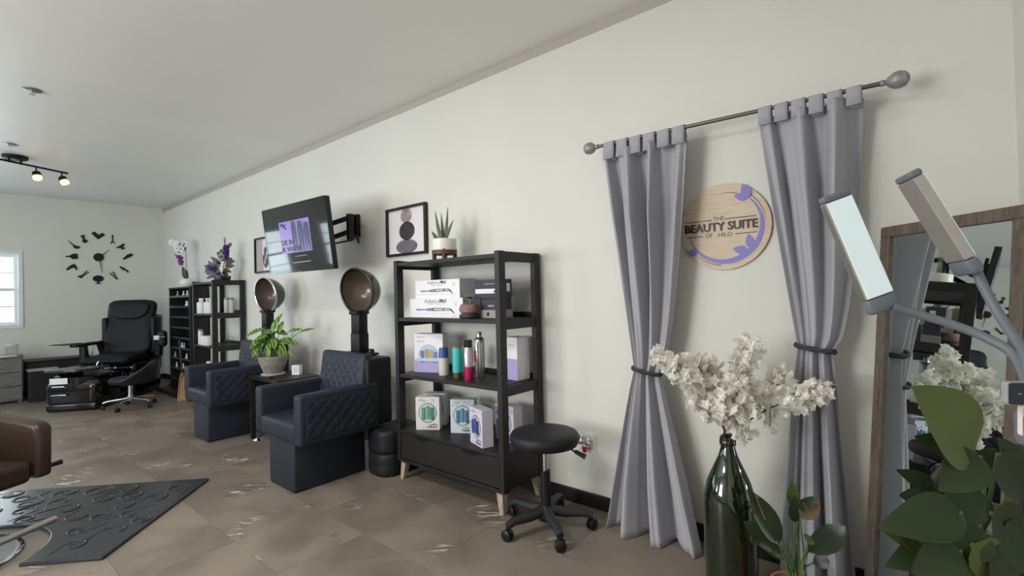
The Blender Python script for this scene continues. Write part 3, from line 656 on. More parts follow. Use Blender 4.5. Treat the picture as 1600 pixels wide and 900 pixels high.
# clock made of salon tools
CL = onY(154, 402, YB); CT = frame('wall_clock', 'black wall clock made of hairdressing tools on the back wall', 'clock', (CL.x, YB, CL.z), (1, 0, 0), Z3)
CK = mat('clock_black', (20, 20, 24), .4)
def cz(X, Y):   # pixel in the photograph's zoom -> clock plane metres
    q = onY(90+X/9, 350+Y/9, YB); return q.x-CL.x, q.z-CL.z
def glyph(name, *polys, m=CK):
    mb = MB()
    for p in polys: mb.prism([cz(*q) for q in p], .006, (0, 0, .004))
    mb.build(name, m, CT, smooth=0)
def disc(cx, cy, rx, ry, n=18): return [(cx+rx*math.cos(2*PI*i/n), cy-ry*math.sin(2*PI*i/n)) for i in range(n)]
glyph('clock_clippers', [(468, 130), (520, 105), (575, 155), (630, 122), (665, 155), (570, 217)])
glyph('clock_shears', [(760, 155), (782, 155), (778, 240), (808, 268), (795, 276), (772, 252), (750, 280), (738, 268), (764, 235)])
glyph('clock_dryer_nozzle', [(820, 332), (930, 272), (948, 290), (915, 320), (955, 340), (915, 363), (890, 350), (885, 335), (828, 345)])
glyph('clock_trimmer', [(910, 490), (985, 425), (1040, 412), (1062, 437), (1030, 460), (930, 503)])
glyph('clock_razor', [(865, 605), (890, 592), (990, 655), (1000, 682), (985, 688), (955, 655), (930, 655)])
glyph('clock_tweezers', [(725, 692), (740, 686), (830, 762), (765, 672), (782, 668), (848, 775), (832, 782)])
glyph('clock_mirror', disc(570, 768, 78, 46), [(562, 805), (578, 805), (580, 825), (612, 830), (605, 842), (535, 842), (528, 830), (560, 825)])
glyph('clock_scissors', [(408, 652), (418, 660), (365, 718), (438, 670), (440, 682), (352, 740), (330, 768), (318, 755), (282, 745), (285, 730), (345, 715)])
glyph('clock_hair_dryer', [(115, 632), (195, 572), (235, 562), (262, 590), (278, 640), (262, 650), (235, 612), (205, 618), (135, 655)])
glyph('clock_tint_brush', [(108, 448), (165, 446), (210, 418), (285, 418), (278, 438), (290, 455), (278, 470), (288, 490), (212, 495), (165, 463), (108, 465)])
glyph('clock_powder_brush', [(145, 235), (155, 237), (222, 288), (270, 310), (315, 312), (300, 345), (262, 352), (228, 335), (212, 300)])
glyph('clock_shaving_brush', [(308, 180), (350, 152), (384, 152), (372, 172), (382, 192), (372, 205), (425, 232), (415, 258), (380, 270), (345, 252), (350, 215), (345, 188)])
MB().lathe([(.0, .022), (.055, .02), (.062, .012), (.062, 0), (0, 0)], 28).build('clock_hub', CK, CT)
def hand(p, q, wd, name):
    a, c = Vector((*cz(*p), 0)), Vector((*cz(*q), 0)); d = (c-a).normalized(); s = Vector((-d.y, d.x, 0))*wd
    MB().prism([tuple((a+s)[:2]), tuple((a-s)[:2]), tuple((c-s*.3)[:2]), tuple((c+s*.3)[:2])], .003, (0, 0, .023)).build(name, CK, CT, smooth=0)
hand((560, 490), (722, 362), .009, 'hour_hand'); hand((574, 410), (622, 685), .009, 'minute_hand')

# outlet with a plug-in night light
OT = frame('wall_outlet', 'white wall outlet beside the left curtain', 'outlet', (XR, 1.475, .372), WU, Z3)
MB().prism(rrect(.075, .115, .008), .006).build('cover_plate', mat('outlet_white', (226, 226, 222), .35), OT, smooth=0, bevel=.002)
for dy in (.022, -.022): MB().prism(rrect(.032, .028, .01), .002, (0, dy, .006)).build('socket', mat('socket_white', (205, 205, 202), .4), OT, smooth=0)
NT = frame('night_light', 'plug-in night light with silver petals and red tip in the outlet', 'night light', (XR-.008, 1.495, .372), WU, Z3)
bx(-.02, .02, -.02, .025, 0, .03).build('plug_body', mat('outlet_white', (226, 226, 222)), NT, smooth=0, bevel=.004)
pm = mat('silver_petal', (205, 210, 205), .18, metal=.7)
for k in range(7):
    a = -.3+k*.62; MB().add(leaf((0, .012, .032), (math.cos(a), math.sin(a)*.9+.25, .35), .05, .03, .5, up=(0, 0, 1)).v, leaf((0, .012, .032), (math.cos(a), math.sin(a)*.9+.25, .35), .05, .03, .5, up=(0, 0, 1)).f).build('petal', pm, NT, solid=.002)
MB().lathe([(.014, 0), (.016, -.01), (.012, -.03), (.006, -.036), (0, -.037)], 14, (0, -.012, .03), (0, 1, 0)).build('red_tip', mat('red_glass', (190, 20, 34), .2, coat=.5), NT)

# track light on the ceiling, and two sprinkler roses
e1 = onZ(106, 271, 2.745); e0 = onZ(20, 253, 2.745); td = (e1-e0).normalized()
T = thing('track_light', 'black ceiling track light with glowing amber glass shades', 'ceiling light', (0, 0, 0))
MB().tube([e1, e1-td*1.5], .011, 8).build('track_bar', MATTBLK, T)
cc = e0+td*.02; MB().lathe([(0, ZC-2.745), (.10, ZC-2.745), (.10, .04), (.085, .03), (0, .03)], 30, cc).build('canopy', MATTBLK, T)
for s in (-.05, .05): MB().cyl(cc+td*s+Vector((0, 0, -.012)), cc+td*s+Vector((0, 0, .035)), .009, .009, 10).build('canopy_stem', MATTBLK, T)
AMB = mat('amber_crackle_glass', (240, 200, 120), .3, emit=(255, 205, 110), estr=4.5)
hs = onZ(45, 262, 2.745); hs = e1-td*((e1-hs).dot(td))
for k, dd in enumerate((.06, (e1-hs).length, .90, 1.35)):
    p = e1-td*dd; ax = Vector((.12, -.25, -1)) if k else Vector((.35, -.35, -1)); ax.normalize()
    MB().cyl(p, p+Vector((0, 0, -.055)), .007, .007, 8).build('spot_stem', MATTBLK, T)
    q = p+Vector((0, 0, -.055)); c = MB().lathe([(0, 0), (.03, .0), (.036, .01), (.04, .045), (.036, .047)], 18, q, ax).build('spot_cup', MATTBLK, T)
    MB().lathe([(.034, .04), (.038, .07), (.034, .085), (.0, .087)], 18, q, ax).build('glass_shade', AMB, c)
    l = bpy.data.lights.new('track_bulb', 'SPOT'); l.energy = 8; l.color = (1, .75, .42); l.spot_size = 1.9; l.spot_blend = .8; l.shadow_soft_size = .03
    lo = bpy.data.objects.new('track_bulb', l); COL.objects.link(lo); lo.location = q+ax*.10; lo.rotation_euler = ax.to_track_quat('-Z', 'Y').to_euler()
for (px, py), lab in (((50, 140), 'chrome ceiling sprinkler rose above the styling chair'), ((15, 225), 'chrome ceiling sprinkler rose next to the track light')):
    q = onZ(px, py, ZC); T = thing('ceiling_sprinkler', lab, 'sprinkler', (q.x, q.y, ZC), 0, 'ceiling sprinklers')
    MB().lathe([(0, 0), (.055, 0), (.055, -.006), (.03, -.012), (0, -.012)], 24).build('rose', mat('sprinkler_plate', (150, 148, 146), .3, metal=.6), T)
    MB().cyl((0, 0, -.012), (0, 0, -.032), .009, .009, 10).lathe([(0, -.032), (.02, -.032), (.02, -.035), (0, -.035)], 16).build('deflector', CHROME, T)

# ------------------------------------------------------------------ curtains, rod, sign
RX = 2.322
rl, rr_ = onX(935, 229, RX), onX(1375, 131, RX)
T = thing('curtain_rod', 'pewter curtain rod with oval finials above the round sign', 'curtain rod', (RX, .7, 2.05))
def L_(p): return Vector(p)-Vector((RX, .7, 2.05))
ROD = mat('pewter', (104, 98, 96), .4, metal=.7)
dr = (rr_-rl).normalized(); MB().cyl(L_(rl), L_(rr_), .009, .009, 14).build('rod', ROD, T)
FIN = mat('crackled_pewter', (150, 148, 150), .45, metal=.4, bump=.6, bscale=160, var=.15, vscale=60)
for p, s in ((rl, -1), (rr_, 1)):
    f = MB().lathe([(.012, 0), (.012, .012), (.008, .016), (.018, .024), (.030, .040), (.033, .058), (.026, .078), (.012, .088), (0, .09)], 22, L_(p), dr*s).build('finial', FIN, T)
    q = L_(p-dr*s*.09)
    MB().cyl(q, q+Vector((XR-RX-.002, 0, 0)), .006, .006, 8).lathe([(0, 0), (.022, 0), (.022, .006), (0, .006)], 16, q+Vector((XR-RX-.008, 0, 0)), (1, 0, 0)).build('bracket', ROD, T)
CURT = mat('grey_curtain_cloth', (163, 163, 172), .8, sheen=.2, bump=.15, bscale=400)
ROPE = mat('charcoal_rope', (62, 62, 68), .9, bump=.8, bscale=150)
def curtain(label, top, tie, bot, ztop, ztie, folds, seed, rb):
    T = thing('curtain', label, 'curtain', (RX, (top[0]+top[1])/2, 0), 0, 'tied-back grey curtains'); O = Vector(T.location); rg = random.Random(seed)
    ph = [rg.uniform(0, 6) for _ in range(4)]
    def edge(k, z):
        if z >= ztie:
            t = (z-ztie)/(ztop-ztie); pw = (1.0, rb)[k]; return tie[k]+(top[k]-tie[k])*t**pw
        t = (ztie-z)/ztie; return tie[k]+(bot[k]-tie[k])*(t**.85 if k == 0 else t**.95)
    def fn(s, t):
        z = .004+(ztop-.004)*t; a, c = edge(0, z), edge(1, z)
        k = abs(z-ztie)/(ztop-ztie if z > ztie else ztie); amp = (.020+.050*min(1, k*1.5))*(1-.42*min(1, max(0, (z-1.65)/.33)))
        u = s+.018*math.sin(2*PI*s*2+ph[0]); g_ = math.sin(2*PI*folds*u+ph[1]+.35*math.sin(2.2*z+ph[3])); f = (abs(g_)**.75)*(1 if g_ > 0 else -1)*(.75+.35*math.sin(5*s+ph[0]))+.22*math.sin(2*PI*folds*2.3*u+ph[2]+z*1.2)
        x = RX+.01+amp*f-(.03*(1-t)**3)
        x = min(x, XR-.018)
        y = a+(c-a)*s+.006*math.sin(2*PI*folds*s+ph[0])*k
        zz = z+(.012*math.sin(2*PI*folds*u+ph[1]) if t == 0 else 0)
        return Vector((x, y, max(.003, zz)))-O
    MB().grid(fn, 150, 60).build('panel', CURT, T, smooth=80, solid=.003)
    n = 6
    for k in range(n):
        s = (k+.5)/n; y = top[0]+(top[1]-top[0])*s; zr = rl.z+(rr_.z-rl.z)*((y-rl.y)/(rr_.y-rl.y)); hw = abs(top[1]-top[0])/n*.40
        m = MB(); R = .0125; pts = [(-R-.010, ztop-.04)]+[(-R*math.cos(PI*i/8), zr+R*math.sin(PI*i/8)) for i in range(9)]+[(R+.010, ztop-.04)]
        m.grid(lambda i, j: Vector((RX+pts[round(j*(len(pts)-1))][0], y-hw+2*hw*i, pts[round(j*(len(pts)-1))][1]))-O, 3, len(pts)-1)
        m.build('tab', CURT, T, smooth=60, solid=.002)
    cy = (tie[0]+tie[1])/2; hw = abs(tie[0]-tie[1])/2+.008
    m = MB()
    for ph_ in (0, PI):
        pts = []
        for i in range(145):
            a = 2*PI*i/144; b_ = 34*a+ph_
            pts.append(Vector((RX+.006+(.042+.004*math.cos(b_))*math.cos(a), cy+(hw+.004*math.cos(b_))*math.sin(a), ztie+.012*math.sin(a)+.006*math.sin(b_)))-O)
        m.tube(pts, .0065, 6, cap=False)
    m.build('tie_back', ROPE, T, smooth=60)
    return T
def yy(px, py, x=RX): return onX(px, py, x).y
curtain('grey tab-top curtain tied back beside the wall outlet', (yy(943, 222), yy(1073, 200)), (yy(991, 580), yy(1029, 580)), (yy(953, 815), yy(1098, 850)), 2.0, .845, 3.1, 2, .55)
curtain('grey tab-top curtain tied back next to the leaning mirror', (yy(1183, 175), yy(1350, 140)), (yy(1247, 545), yy(1300, 541)), (.47, .20), 2.0, 1.0, 2.7, 5, .45)

ST = frame('round_sign', 'round pale wooden shop sign with purple vine between the curtains', 'sign', (XR-.004, .695, 1.555), WU, Z3)
PLY = wood('birch_plywood', (196, 178, 158), (210, 194, 174), .6, (2, 30, 2), 1)
R = .207
MB().prism(ell(R, R, 64), .010).build('board', PLY, ST, smooth=40)
INKS = mat('raised_black_letters', (24, 23, 24), .4); VIO = mat('violet_paint', (128, 122, 190), .5); BRN = mat('thin_brown_line', (112, 96, 92), .6)
text('sign_lettering', 'BEAUTY SUITE', .056, (-.095*R, .0, .013), X3, Y3, INKS, ST, .003, .0010, 1.62*R)
text('sign_lettering', 'THE', .026, (-.115*R, .195*R, .0108), X3, Y3, INKS, ST, .0006, 0, .245*R)
text('sign_lettering', 'OF', .028, (-.34*R, -.19*R, .0108), X3, Y3, INKS, ST, .0006, 0, .15*R)
text('sign_lettering', 'HILO', .028, (.02*R, -.19*R, .0108), X3, Y3, INKS, ST, .0006, 0, .31*R)
for a, c, v in ((-.87, -.275, .175), (.02, .69, .175), (-.87, -.47, -.19), (.25, .70, -.19)):
    bx(a*R, c*R, v*R-.0017, v*R+.0017, .010, .0125).build('sign_rule', INKS, ST, smooth=0)
def crescent(r, a0, a1, wf, n=60):
    o_, i_ = [], []
    for k in range(n+1):
        t = k/n; a = math.radians(a0+(a1-a0)*t); w_ = wf(t)/2; o_.append(((r+w_)*R*math.cos(a), (r+w_)*R*math.sin(a))); i_.append(((r-w_)*R*math.cos(a), (r-w_)*R*math.sin(a)))
    return o_, i_
def cres(name, m, z, *a):
    o_, i_ = crescent(*a); mb = MB(); n = len(o_)
    vs = [(*q, z) for q in o_+i_]+[(*q, z+.0012) for q in o_+i_]
    fs = []
    for k in range(n-1): fs += [(k, k+1, n+k+1, n+k), (2*n+k, 3*n+k, 3*n+k+1, 2*n+k+1), (k, 2*n+k, 2*n+k+1, k+1), (n+k, n+k+1, 3*n+k+1, 3*n+k)]
    mb.add(vs, fs).build(name, m, ST, smooth=0)
cres('vine', VIO, .010, .815, 52, -168, lambda t: .015+.115*math.sin(PI*min(1, t*.95+.03))**1.4)
cres('vine_tendril', BRN, .0101, .885, 50, 5, lambda t: .018*(1-t)+.006)
cres('vine_tendril', BRN, .0101, .90, -95, -130, lambda t: .02*(1-t)+.006)
cres('vine_tendril', BRN, .0101, .79, 65, 90, lambda t: .014*(1-t)+.004)
def vleaf(a, c, ang, L, W_):
    d = (math.cos(ang), math.sin(ang)); s = (-d[1], d[0]); pts = []
    for k in range(9): t = k/8; w_ = W_*math.sin(PI*t**.75)/2; pts.append((a+d[0]*L*t+s[0]*w_, c+d[1]*L*t+s[1]*w_))
    for k in range(7, 0, -1): t = k/8; w_ = W_*math.sin(PI*t**.75)/2; pts.append((a+d[0]*L*t-s[0]*w_, c+d[1]*L*t-s[1]*w_))
    MB().prism([(q[0]*R, q[1]*R) for q in pts], .0014, (0, 0, .0100+.0003*len(ST.children) % .004)).build('vine_leaf', VIO, ST, smooth=0)
vleaf(.56, .60, math.radians(112), .36, .22); vleaf(.56, .60, math.radians(165), .34, .20)
vleaf(.58, -.55, math.radians(100), .34, .20); vleaf(.50, -.60, math.radians(168), .34, .20); vleaf(-.62, -.58, math.radians(172), .28, .17)

# ------------------------------------------------------------------ leaning mirror
th, ph = math.radians(45.9), math.radians(5); nh = Vector((-math.cos(th), math.sin(th), 0)); mn = nh*math.cos(ph)+Vector((0, 0, math.sin(ph)))
mu_ = Vector((-math.sin(th), -math.cos(th), 0)); md = Vector((0, 0, -1))*math.cos(ph)+nh*math.sin(ph); P = onX(1377.5, 356, 2.395)
MH = (P.z-.003)/math.cos(ph); MWD = .508
T = frame('leaning_mirror', 'tall mirror in a brown wooden frame leaning in the corner', 'mirror', P+md*MH, mu_, -md)
FR = wood('grey_brown_barnwood', (80, 71, 62), (106, 96, 86), .7, (20, 3, 20))
fwid = .040
for q, nme in (((0, MWD, MH-fwid, MH), 'frame_rail'), ((0, MWD, 0, fwid), 'frame_rail'), ((0, fwid, fwid, MH-fwid), 'frame_stile'), ((MWD-fwid, MWD, fwid, MH-fwid), 'frame_stile')):
    bx(q[0], q[1], q[2], q[3], -.022, .004).build(nme, FR, T, smooth=0, bevel=.003)
bx(fwid, MWD-fwid, fwid, MH-fwid, -.014, -.008).build('mirror_glass', mat('mirror_silver', (226, 232, 230), .01, metal=1), T, smooth=0)
bx(.005, MWD-.005, .005, MH-.005, -.022, -.016).build('backing', mat('mirror_backing', (60, 50, 42), .8), T, smooth=0)

# ================================================================== small things
def dep(px, py, z): return CAM+RW @ Vector((px-800, py-450, FPX))*(z/FPX)
def sitem(name, label, cat, loc, rz=0, group=None):
    """thing on a shelf: local x = reading direction, y = up, z = towards the room"""
    u_ = Matrix.Rotation(rz, 3, 'Z') @ Vector((0, -1, 0)); return frame(name, label, cat, loc, u_, Z3, group)
def carton(T, w, h, d, m=CARD): return bx(-w/2, w/2, 0, h, -d, 0).build('carton', m, T, smooth=0, bevel=.0015)
BLUE = mat('print_blue_grey', (120, 134, 160), .5); SILV = mat('print_silver', (188, 186, 188), .4); PGREY = mat('print_grey', (150, 152, 158), .6)
def iron_box(label, y0, y1, z0, h, x, rz=0):
    w_ = y1-y0; T = sitem('curling_iron_box', label, 'box', (x, (y0+y1)/2, z0), rz, 'boxed curling irons'); carton(T, w_, h, .16)
    k = w_/.53
    text('brand_lettering', 'BaByliss', .032*k, (-.035*k, h*.845, .0005), X3, Y3, INK, T, .0002, -.0003, .135*k)
    text('brand_lettering', 'PRO', .030*k, (.073*k, h*.845, .0005), X3, Y3, INK, T, .0002, .0012, .075*k, shear=.3)
    text('small_print', 'NANO TITANIUM', .010*k, (.0, h*.70, .0005), X3, Y3, PGREY, T, .0002, 0, .14*k)
    flat([(-.20*k, h*.36), (-.195*k, h*.46), (-.10*k, h*.44), (-.06*k, h*.50), (-.02*k, h*.49), (-.02*k, h*.36), (-.06*k, h*.34), (-.10*k, h*.38)], 0, .0005, 'printed_barrel', BLUE, T)
    flat([(-.025*k, h*.345), (.15*k, h*.37), (.15*k, h*.50), (-.025*k, h*.51)], 0, .0005, 'printed_handle', INK, T)
    flat([(-.015*k, h*.375), (.145*k, h*.395), (.145*k, h*.475), (-.015*k, h*.48)], .0006, .0005, 'printed_handle', SILV, T)
    flat(ell(.006, .006, 10, .085*k, h*.43), .0012, .0004, 'printed_button', INK, T)
    flat([(.15*k, h*.40), (.155*k, h*.47), (.165*k, h*.42), (.188*k, h*.25), (.180*k, h*.24)], 0, .0005, 'printed_cord', INK, T)
    flat([(-w_/2+.003, h*.195), (w_/2-.003, h*.215), (w_/2-.003, h*.225), (-w_/2+.003, h*.205)], 0, .0004, 'printed_rule', PGREY, T)
    flat(ell(.016*k, .016*k, 16, .20*k, h*.72), 0, .0004, 'printed_seal', mat('print_pale', (206, 208, 214), .6), T)
    text('small_print', 'VOLT', .009*k, (.19*k, h*.10, .0005), X3, Y3, PGREY, T, .0002, 0, .05*k); return T
iron_box('white boxed curling iron lying directly on the bookcase shelf', 2.185, 2.71, 1.11, .128, 2.135)
iron_box('white boxed curling iron lying on top of another', 2.225, 2.665, 1.238, .124, 2.15)
T = sitem('small_carton', 'slim white carton standing upright behind the boxed curling irons', 'box', (2.34, 2.40, 1.11)); carton(T, .10, .255, .05)
bx(-.03, .03, .10, .22, 0, .0006).build('printed_panel', mat('print_teal_grey', (130, 150, 150), .6), T, smooth=0)
# dark boxes
DKB = mat('navy_card', (48, 52, 64), .5); 
T = sitem('grey_box', 'pale grey box at the bottom of the dark box stack', 'box', (2.19, 2.00, 1.11), 0, 'boxes stacked on the bookcase shelf'); carton(T, .19, .05, .10, mat('grey_card', (150, 146, 148), .5)); flat(ell(.012, .012, 14, -.02, .024), 0, .0004, 'printed_emblem', INK, T)
T = sitem('navy_box', 'navy box in the middle of the dark box stack', 'box', (2.195, 1.995, 1.16), 0, 'boxes stacked on the bookcase shelf'); carton(T, .17, .072, .09, DKB); bx(-.03, .02, .02, .03, 0, .0004).build('printed_mark', PGREY, T, smooth=0)
T = sitem('striped_box', 'navy box with a white stripe on top of the dark box stack', 'box', (2.18, 2.01, 1.232), 0, 'boxes stacked on the bookcase shelf'); carton(T, .22, .115, .10, DKB)
bx(-.105, .075, .03, .058, 0, .0006).build('white_stripe', CARD, T, smooth=0); bx(.05, .06, .034, .048, .0006, .001).build('printed_mark', INK, T, smooth=0)
bx(.110, .1108, .04, .09, -.08, -.05).build('white_patch', CARD, T, smooth=0); bx(-.03, .06, .085, .09, 0, .0006).build('printed_mark', PGREY, T, smooth=0)
# succulent bowl
T = thing('succulent_bowl', 'rosy wrapped bowl of dried succulents on the bookcase shelf', 'planter', (2.145, 2.135, 1.11))
MB().lathe([(0, 0), (.060, 0), (.066, .01), (.062, .026), (.0, .026)], 24).build('tray', mat('charcoal_clay', (44, 41, 42), .6), T)
MB().lathe([(.045, .026), (.062, .04), (.066, .06), (.056, .085), (.045, .09), (0, .088)], 24).build('bowl', wood('rosy_wrap', (118, 92, 90), (146, 116, 112), .8, (6, 6, 30)), T)
GRN = mat('dark_leaf', (44, 62, 36), .5, var=.2, vscale=30); DRY = mat('dried_sprig', (150, 134, 112), .8)
for i in range(7): leaf((-.005, -.01, .12), (math.cos(i*.9), math.sin(i*.9), .55), .045, .03, .5).build('leaf', GRN, T, smooth=60)
MB().tube([(-.005, -.01, .085), (-.005, -.01, .125)], .004, 6).build('stem', DRY, T)
for i in range(6): leaf((.0, .03+.006*i, .088+.012*i), (-.4+.3*(i % 3), .5, .8), .035, .014, .2).build('dried_leaf', DRY, T, smooth=60)
# sansevieria
T = thing('snake_plant', 'snake plant in a white pot on a wooden stand atop the bookcase', 'potted plant', (2.245, 2.463, 1.49))
MB().lathe([(0, .070), (.068, .070), (.080, .075), (.083, .09), (.083, .150), (.076, .152), (.074, .138), (0, .138)], 32).build('pot', WHITECER, T)
for k in range(4):
    a = PI/4+k*PI/2; c = Vector((.070*math.cos(a), .070*math.sin(a), 0)); bx(c.x-.011, c.x+.011, c.y-.011, c.y+.011, 0, .085).build('stand_leg', wood('walnut', (74, 50, 36), (98, 68, 48), .5), T, smooth=0, bevel=.002)
MB().lathe([(0, .045), (.085, .045), (.085, .068), (0, .068)], 24).build('stand_ring', wood('walnut', (74, 50, 36), (98, 68, 48)), T)
SAN = mat('snake_leaf', (74, 84, 62), .45, var=.35, vscale=50)
for dx, dy, L, a, dr_ in ((0, .02, .235, (-.02, .30, 1), .05), (.01, .0, .21, (.0, .20, 1), .05), (0, -.02, .235, (-.02, -.20, 1), -.15), (-.01, -.03, .16, (.0, -.55, 1), .05), (0, .04, .13, (0, .9, .8), .1), (.02, .03, .09, (-.1, .35, 1), .1), (-.02, -.01, .08, (-.2, .15, 1), .1)):
    leaf((dx, dy, .137), a, L, .034, dr_, up=(-1, 0, .1), fold=.5, p=.55).build('leaf', SAN, T, smooth=60)

# bookcase middle shelf
LAV = mat('lavender_card', (200, 196, 222), .5, var=.08, vscale=12); LAVD = mat('print_lavender', (168, 158, 206), .6)
def gift_box(label, loc, rz, w_, h, d, face):
    T = sitem('gift_box', label, 'box', loc, rz, 'boxed hair-care sets'); carton(T, w_, h, d, face); return T
T = gift_box('tall lavender gift box with three small bottles beside the blue-capped dropper', (2.20, 2.60, .725), .35, .225, .268, .07, CARD)
bx(-.1165, .1165, .002, .085, 0, .0006).build('lavender_band', LAVD, T, smooth=0)
flat(ell(.085, .095, 26, .0, .10, 0, PI), 0, .0008, 'window', mat('print_pale_blue', (176, 188, 216), .5), T)
for k, c in enumerate(((96, 92, 150), (150, 140, 120), (176, 150, 90), (88, 110, 170))): bx(-.062+k*.034, -.036+k*.034, .07, .165-.012*abs(k-1.3), .0008, .004).build('printed_bottle', mat('bottle_print%d' % k, c, .3), T, smooth=0)
bx(-.10, .10, .078, .10, .004, .0048).build('ribbon', mat('pale_blue_ribbon', (170, 200, 226), .5), T, smooth=0)
text('small_print', 'HEALTHY', .016, (-.06, .245, .0006), X3, Y3, PGREY, T, .0002, 0, .06); text('small_print', 'BLONDE', .016, (-.06, .215, .0006), X3, Y3, PGREY, T, .0002, 0, .055)
T = gift_box('lavender and white gift box behind the right side frame of the bookcase', (2.285, 1.925, .725), -.10, .11, .262, .11, CARD)
bx(-.0545, .0545, .002, .13, 0, .0006).build('lavender_band', LAVD, T, smooth=0); text('small_print', 'HEALTHY', .012, (-.0, .215, .0006), X3, Y3, PGREY, T, .0002, 0, .05)
def bottle(name, label, cat, loc, parts, group=None):
    T = thing(name, label, cat, loc, 0, group)
    for nm, prof, m in parts: MB().lathe(prof, 24).build(nm, m, T, smooth=40)
    return T
TEAL = mat('teal_bottle', (70, 190, 190), .3, coat=.3); CORK = mat('cork_cap', (152, 118, 82), .7, var=.1); BRZ = mat('bronze_cap', (96, 72, 50), .4, metal=.3)
GRP = 'hair-care bottles on the bookcase'
T = bottle('dropper_bottle', 'short pale bottle with a blue cap on the bookcase', 'bottle', (2.19, 2.435, .725), (('body', [(0, 0), (.033, 0), (.034, .004), (.034, .115), (0, .115)], mat('cream_bottle', (206, 202, 194), .35)), ('cap', [(0, .115), (.033, .115), (.030, .178), (.028, .18), (0, .18)], mat('blue_cap', (50, 84, 150), .35))), GRP)
T = bottle('teal_tube', 'teal tube with cork ends in front of another teal tube', 'bottle', (2.155, 2.268, .725), (('foot', [(0, 0), (.026, 0), (.026, .035), (0, .035)], BRZ), ('body', [(0, .035), (.029, .035), (.031, .042), (.030, .19), (0, .19)], TEAL), ('cap', [(0, .19), (.029, .19), (.029, .205), (0, .206)], CORK)), GRP)
T = bottle('teal_tube', 'teal tube half hidden behind the black-capped spray', 'bottle', (2.245, 2.285, .725), (('foot', [(0, 0), (.024, 0), (.024, .03), (0, .03)], BRZ), ('body', [(0, .03), (.027, .03), (.027, .185), (0, .185)], TEAL), ('cap', [(0, .185), (.026, .185), (.026, .2), (0, .201)], CORK)), GRP)
T = bottle('spray_can', 'slim spray can with black cap and pink lower half', 'spray can', (2.135, 2.145, .725), (('lower_half', [(0, 0), (.027, 0), (.028, .003), (.028, .085), (0, .085)], mat('magenta_metal', (190, 40, 96), .25, metal=.4)), ('body', [(0, .085), (.028, .085), (.028, .20), (.024, .206), (0, .206)], mat('silver_pink_metal', (196, 186, 188), .25, metal=.6)), ('cap', [(0, .206), (.026, .206), (.026, .25), (.024, .252), (0, .252)], GLOSSBLK)), GRP)
T = bottle('spray_can', 'silver spray can with red lettering beside the black-capped spray', 'spray can', (2.25, 2.158, .725), (('body', [(0, 0), (.032, 0), (.033, .003), (.033, .24), (.026, .254), (.017, .258), (0, .258)], mat('silver_can', (196, 196, 198), .22, metal=.8)), ('cap', [(0, .258), (.0165, .258), (.0165, .288), (.014, .291), (0, .291)], STEEL)), GRP)
text('brand_lettering', 'OSIS', .034, (-.0335, .006, .135), (0, 0, 1), (0, 1, 0), mat('red_ink', (170, 30, 50), .4), T, .0005, .001, .075)

# bookcase bottom shelf: boxes with a round window
SPECK = mat('silver_ink', (96, 98, 108), .4)
def round_box(label, loc, rz, cols, tint, w_=.165, h=.222, d=.075, words=True):
    T = gift_box(label, loc, rz, w_, h, d, tint); c = (.0, .115)
    flat(ell(.062, .066, 30, *c), 0, .001, 'window_rim', INK, T)
    wn = flat(ell(.058, .062, 30, *c), .0011, .0006, 'window', mat('window_pale', (196, 206, 210), .2, coat=.6), T)
    for k, cc in enumerate(cols):
        x0 = -.040+k*.030; bx(x0, x0+.022, c[1]-.045+.006*(k % 2), c[1]+.05-.012*abs(k-1), .0017, .010).build('bottle_in_window', mat('vial%d%d%d' % cc, cc, .25, coat=.4), wn, smooth=0, bevel=.003)
    rg = random.Random(len(label))
    for k in range(14):
        x_, y_ = rg.uniform(-.075, .075)*w_/.165, rg.choice((rg.uniform(.008, .05), rg.uniform(.178, .212))); flat(ell(.0018+.003*rg.random(), .0018+.003*rg.random(), 8, x_, y_), 0, .0005, 'printed_dot', SPECK, T)
    if words:
        text('lettering', 'FULL', .016, (-.035, .200, .0006), X3, Y3, SPECK, T, .0002, 0, .04)
        text('lettering', 'Celebrate', .018, (.035, .036, .0008), X3, Y3, INK, T, .0002, 0, .062, shear=.35); text('lettering', 'YOUR BODY', .013, (.03, .018, .0008), X3, Y3, INK, T, .0002, .0006, .075)
    return T
WB = mat('pearl_card', (214, 217, 220), .4, var=.03); BB = mat('icy_blue_card', (196, 208, 220), .4, var=.03); LB = mat('pale_lilac_card', (208, 204, 222), .4, var=.03)
g1 = [(90, 150, 140), (110, 170, 150), (70, 130, 120)]; g2 = [(60, 120, 150), (80, 140, 170), (60, 110, 150)]; g3 = [(70, 84, 150), (90, 100, 170), (60, 70, 130)]
round_box('silver gift box with green bottles in its round window, foremost pair', (2.15, 2.565, .345), .60, g1, WB)
bpy.data.objects['gift_box.002']['label'] = 'silver gift box with green bottles showing fully in its round window'
round_box('silver gift box mostly hidden behind the green-bottle gift box', (2.26, 2.62, .345), .55, g1, WB, words=False)
round_box('icy blue gift box with teal bottles in its round window', (2.23, 2.31, .345), .50, g2, BB)
round_box('pale lilac gift box turned sideways at the front of the bottom shelf', (2.10, 2.06, .345), -.34, g3, LB)
round_box('pale lilac gift box seen through the bookcase side frame', (2.26, 1.97, .345), -.12, g3, LB)

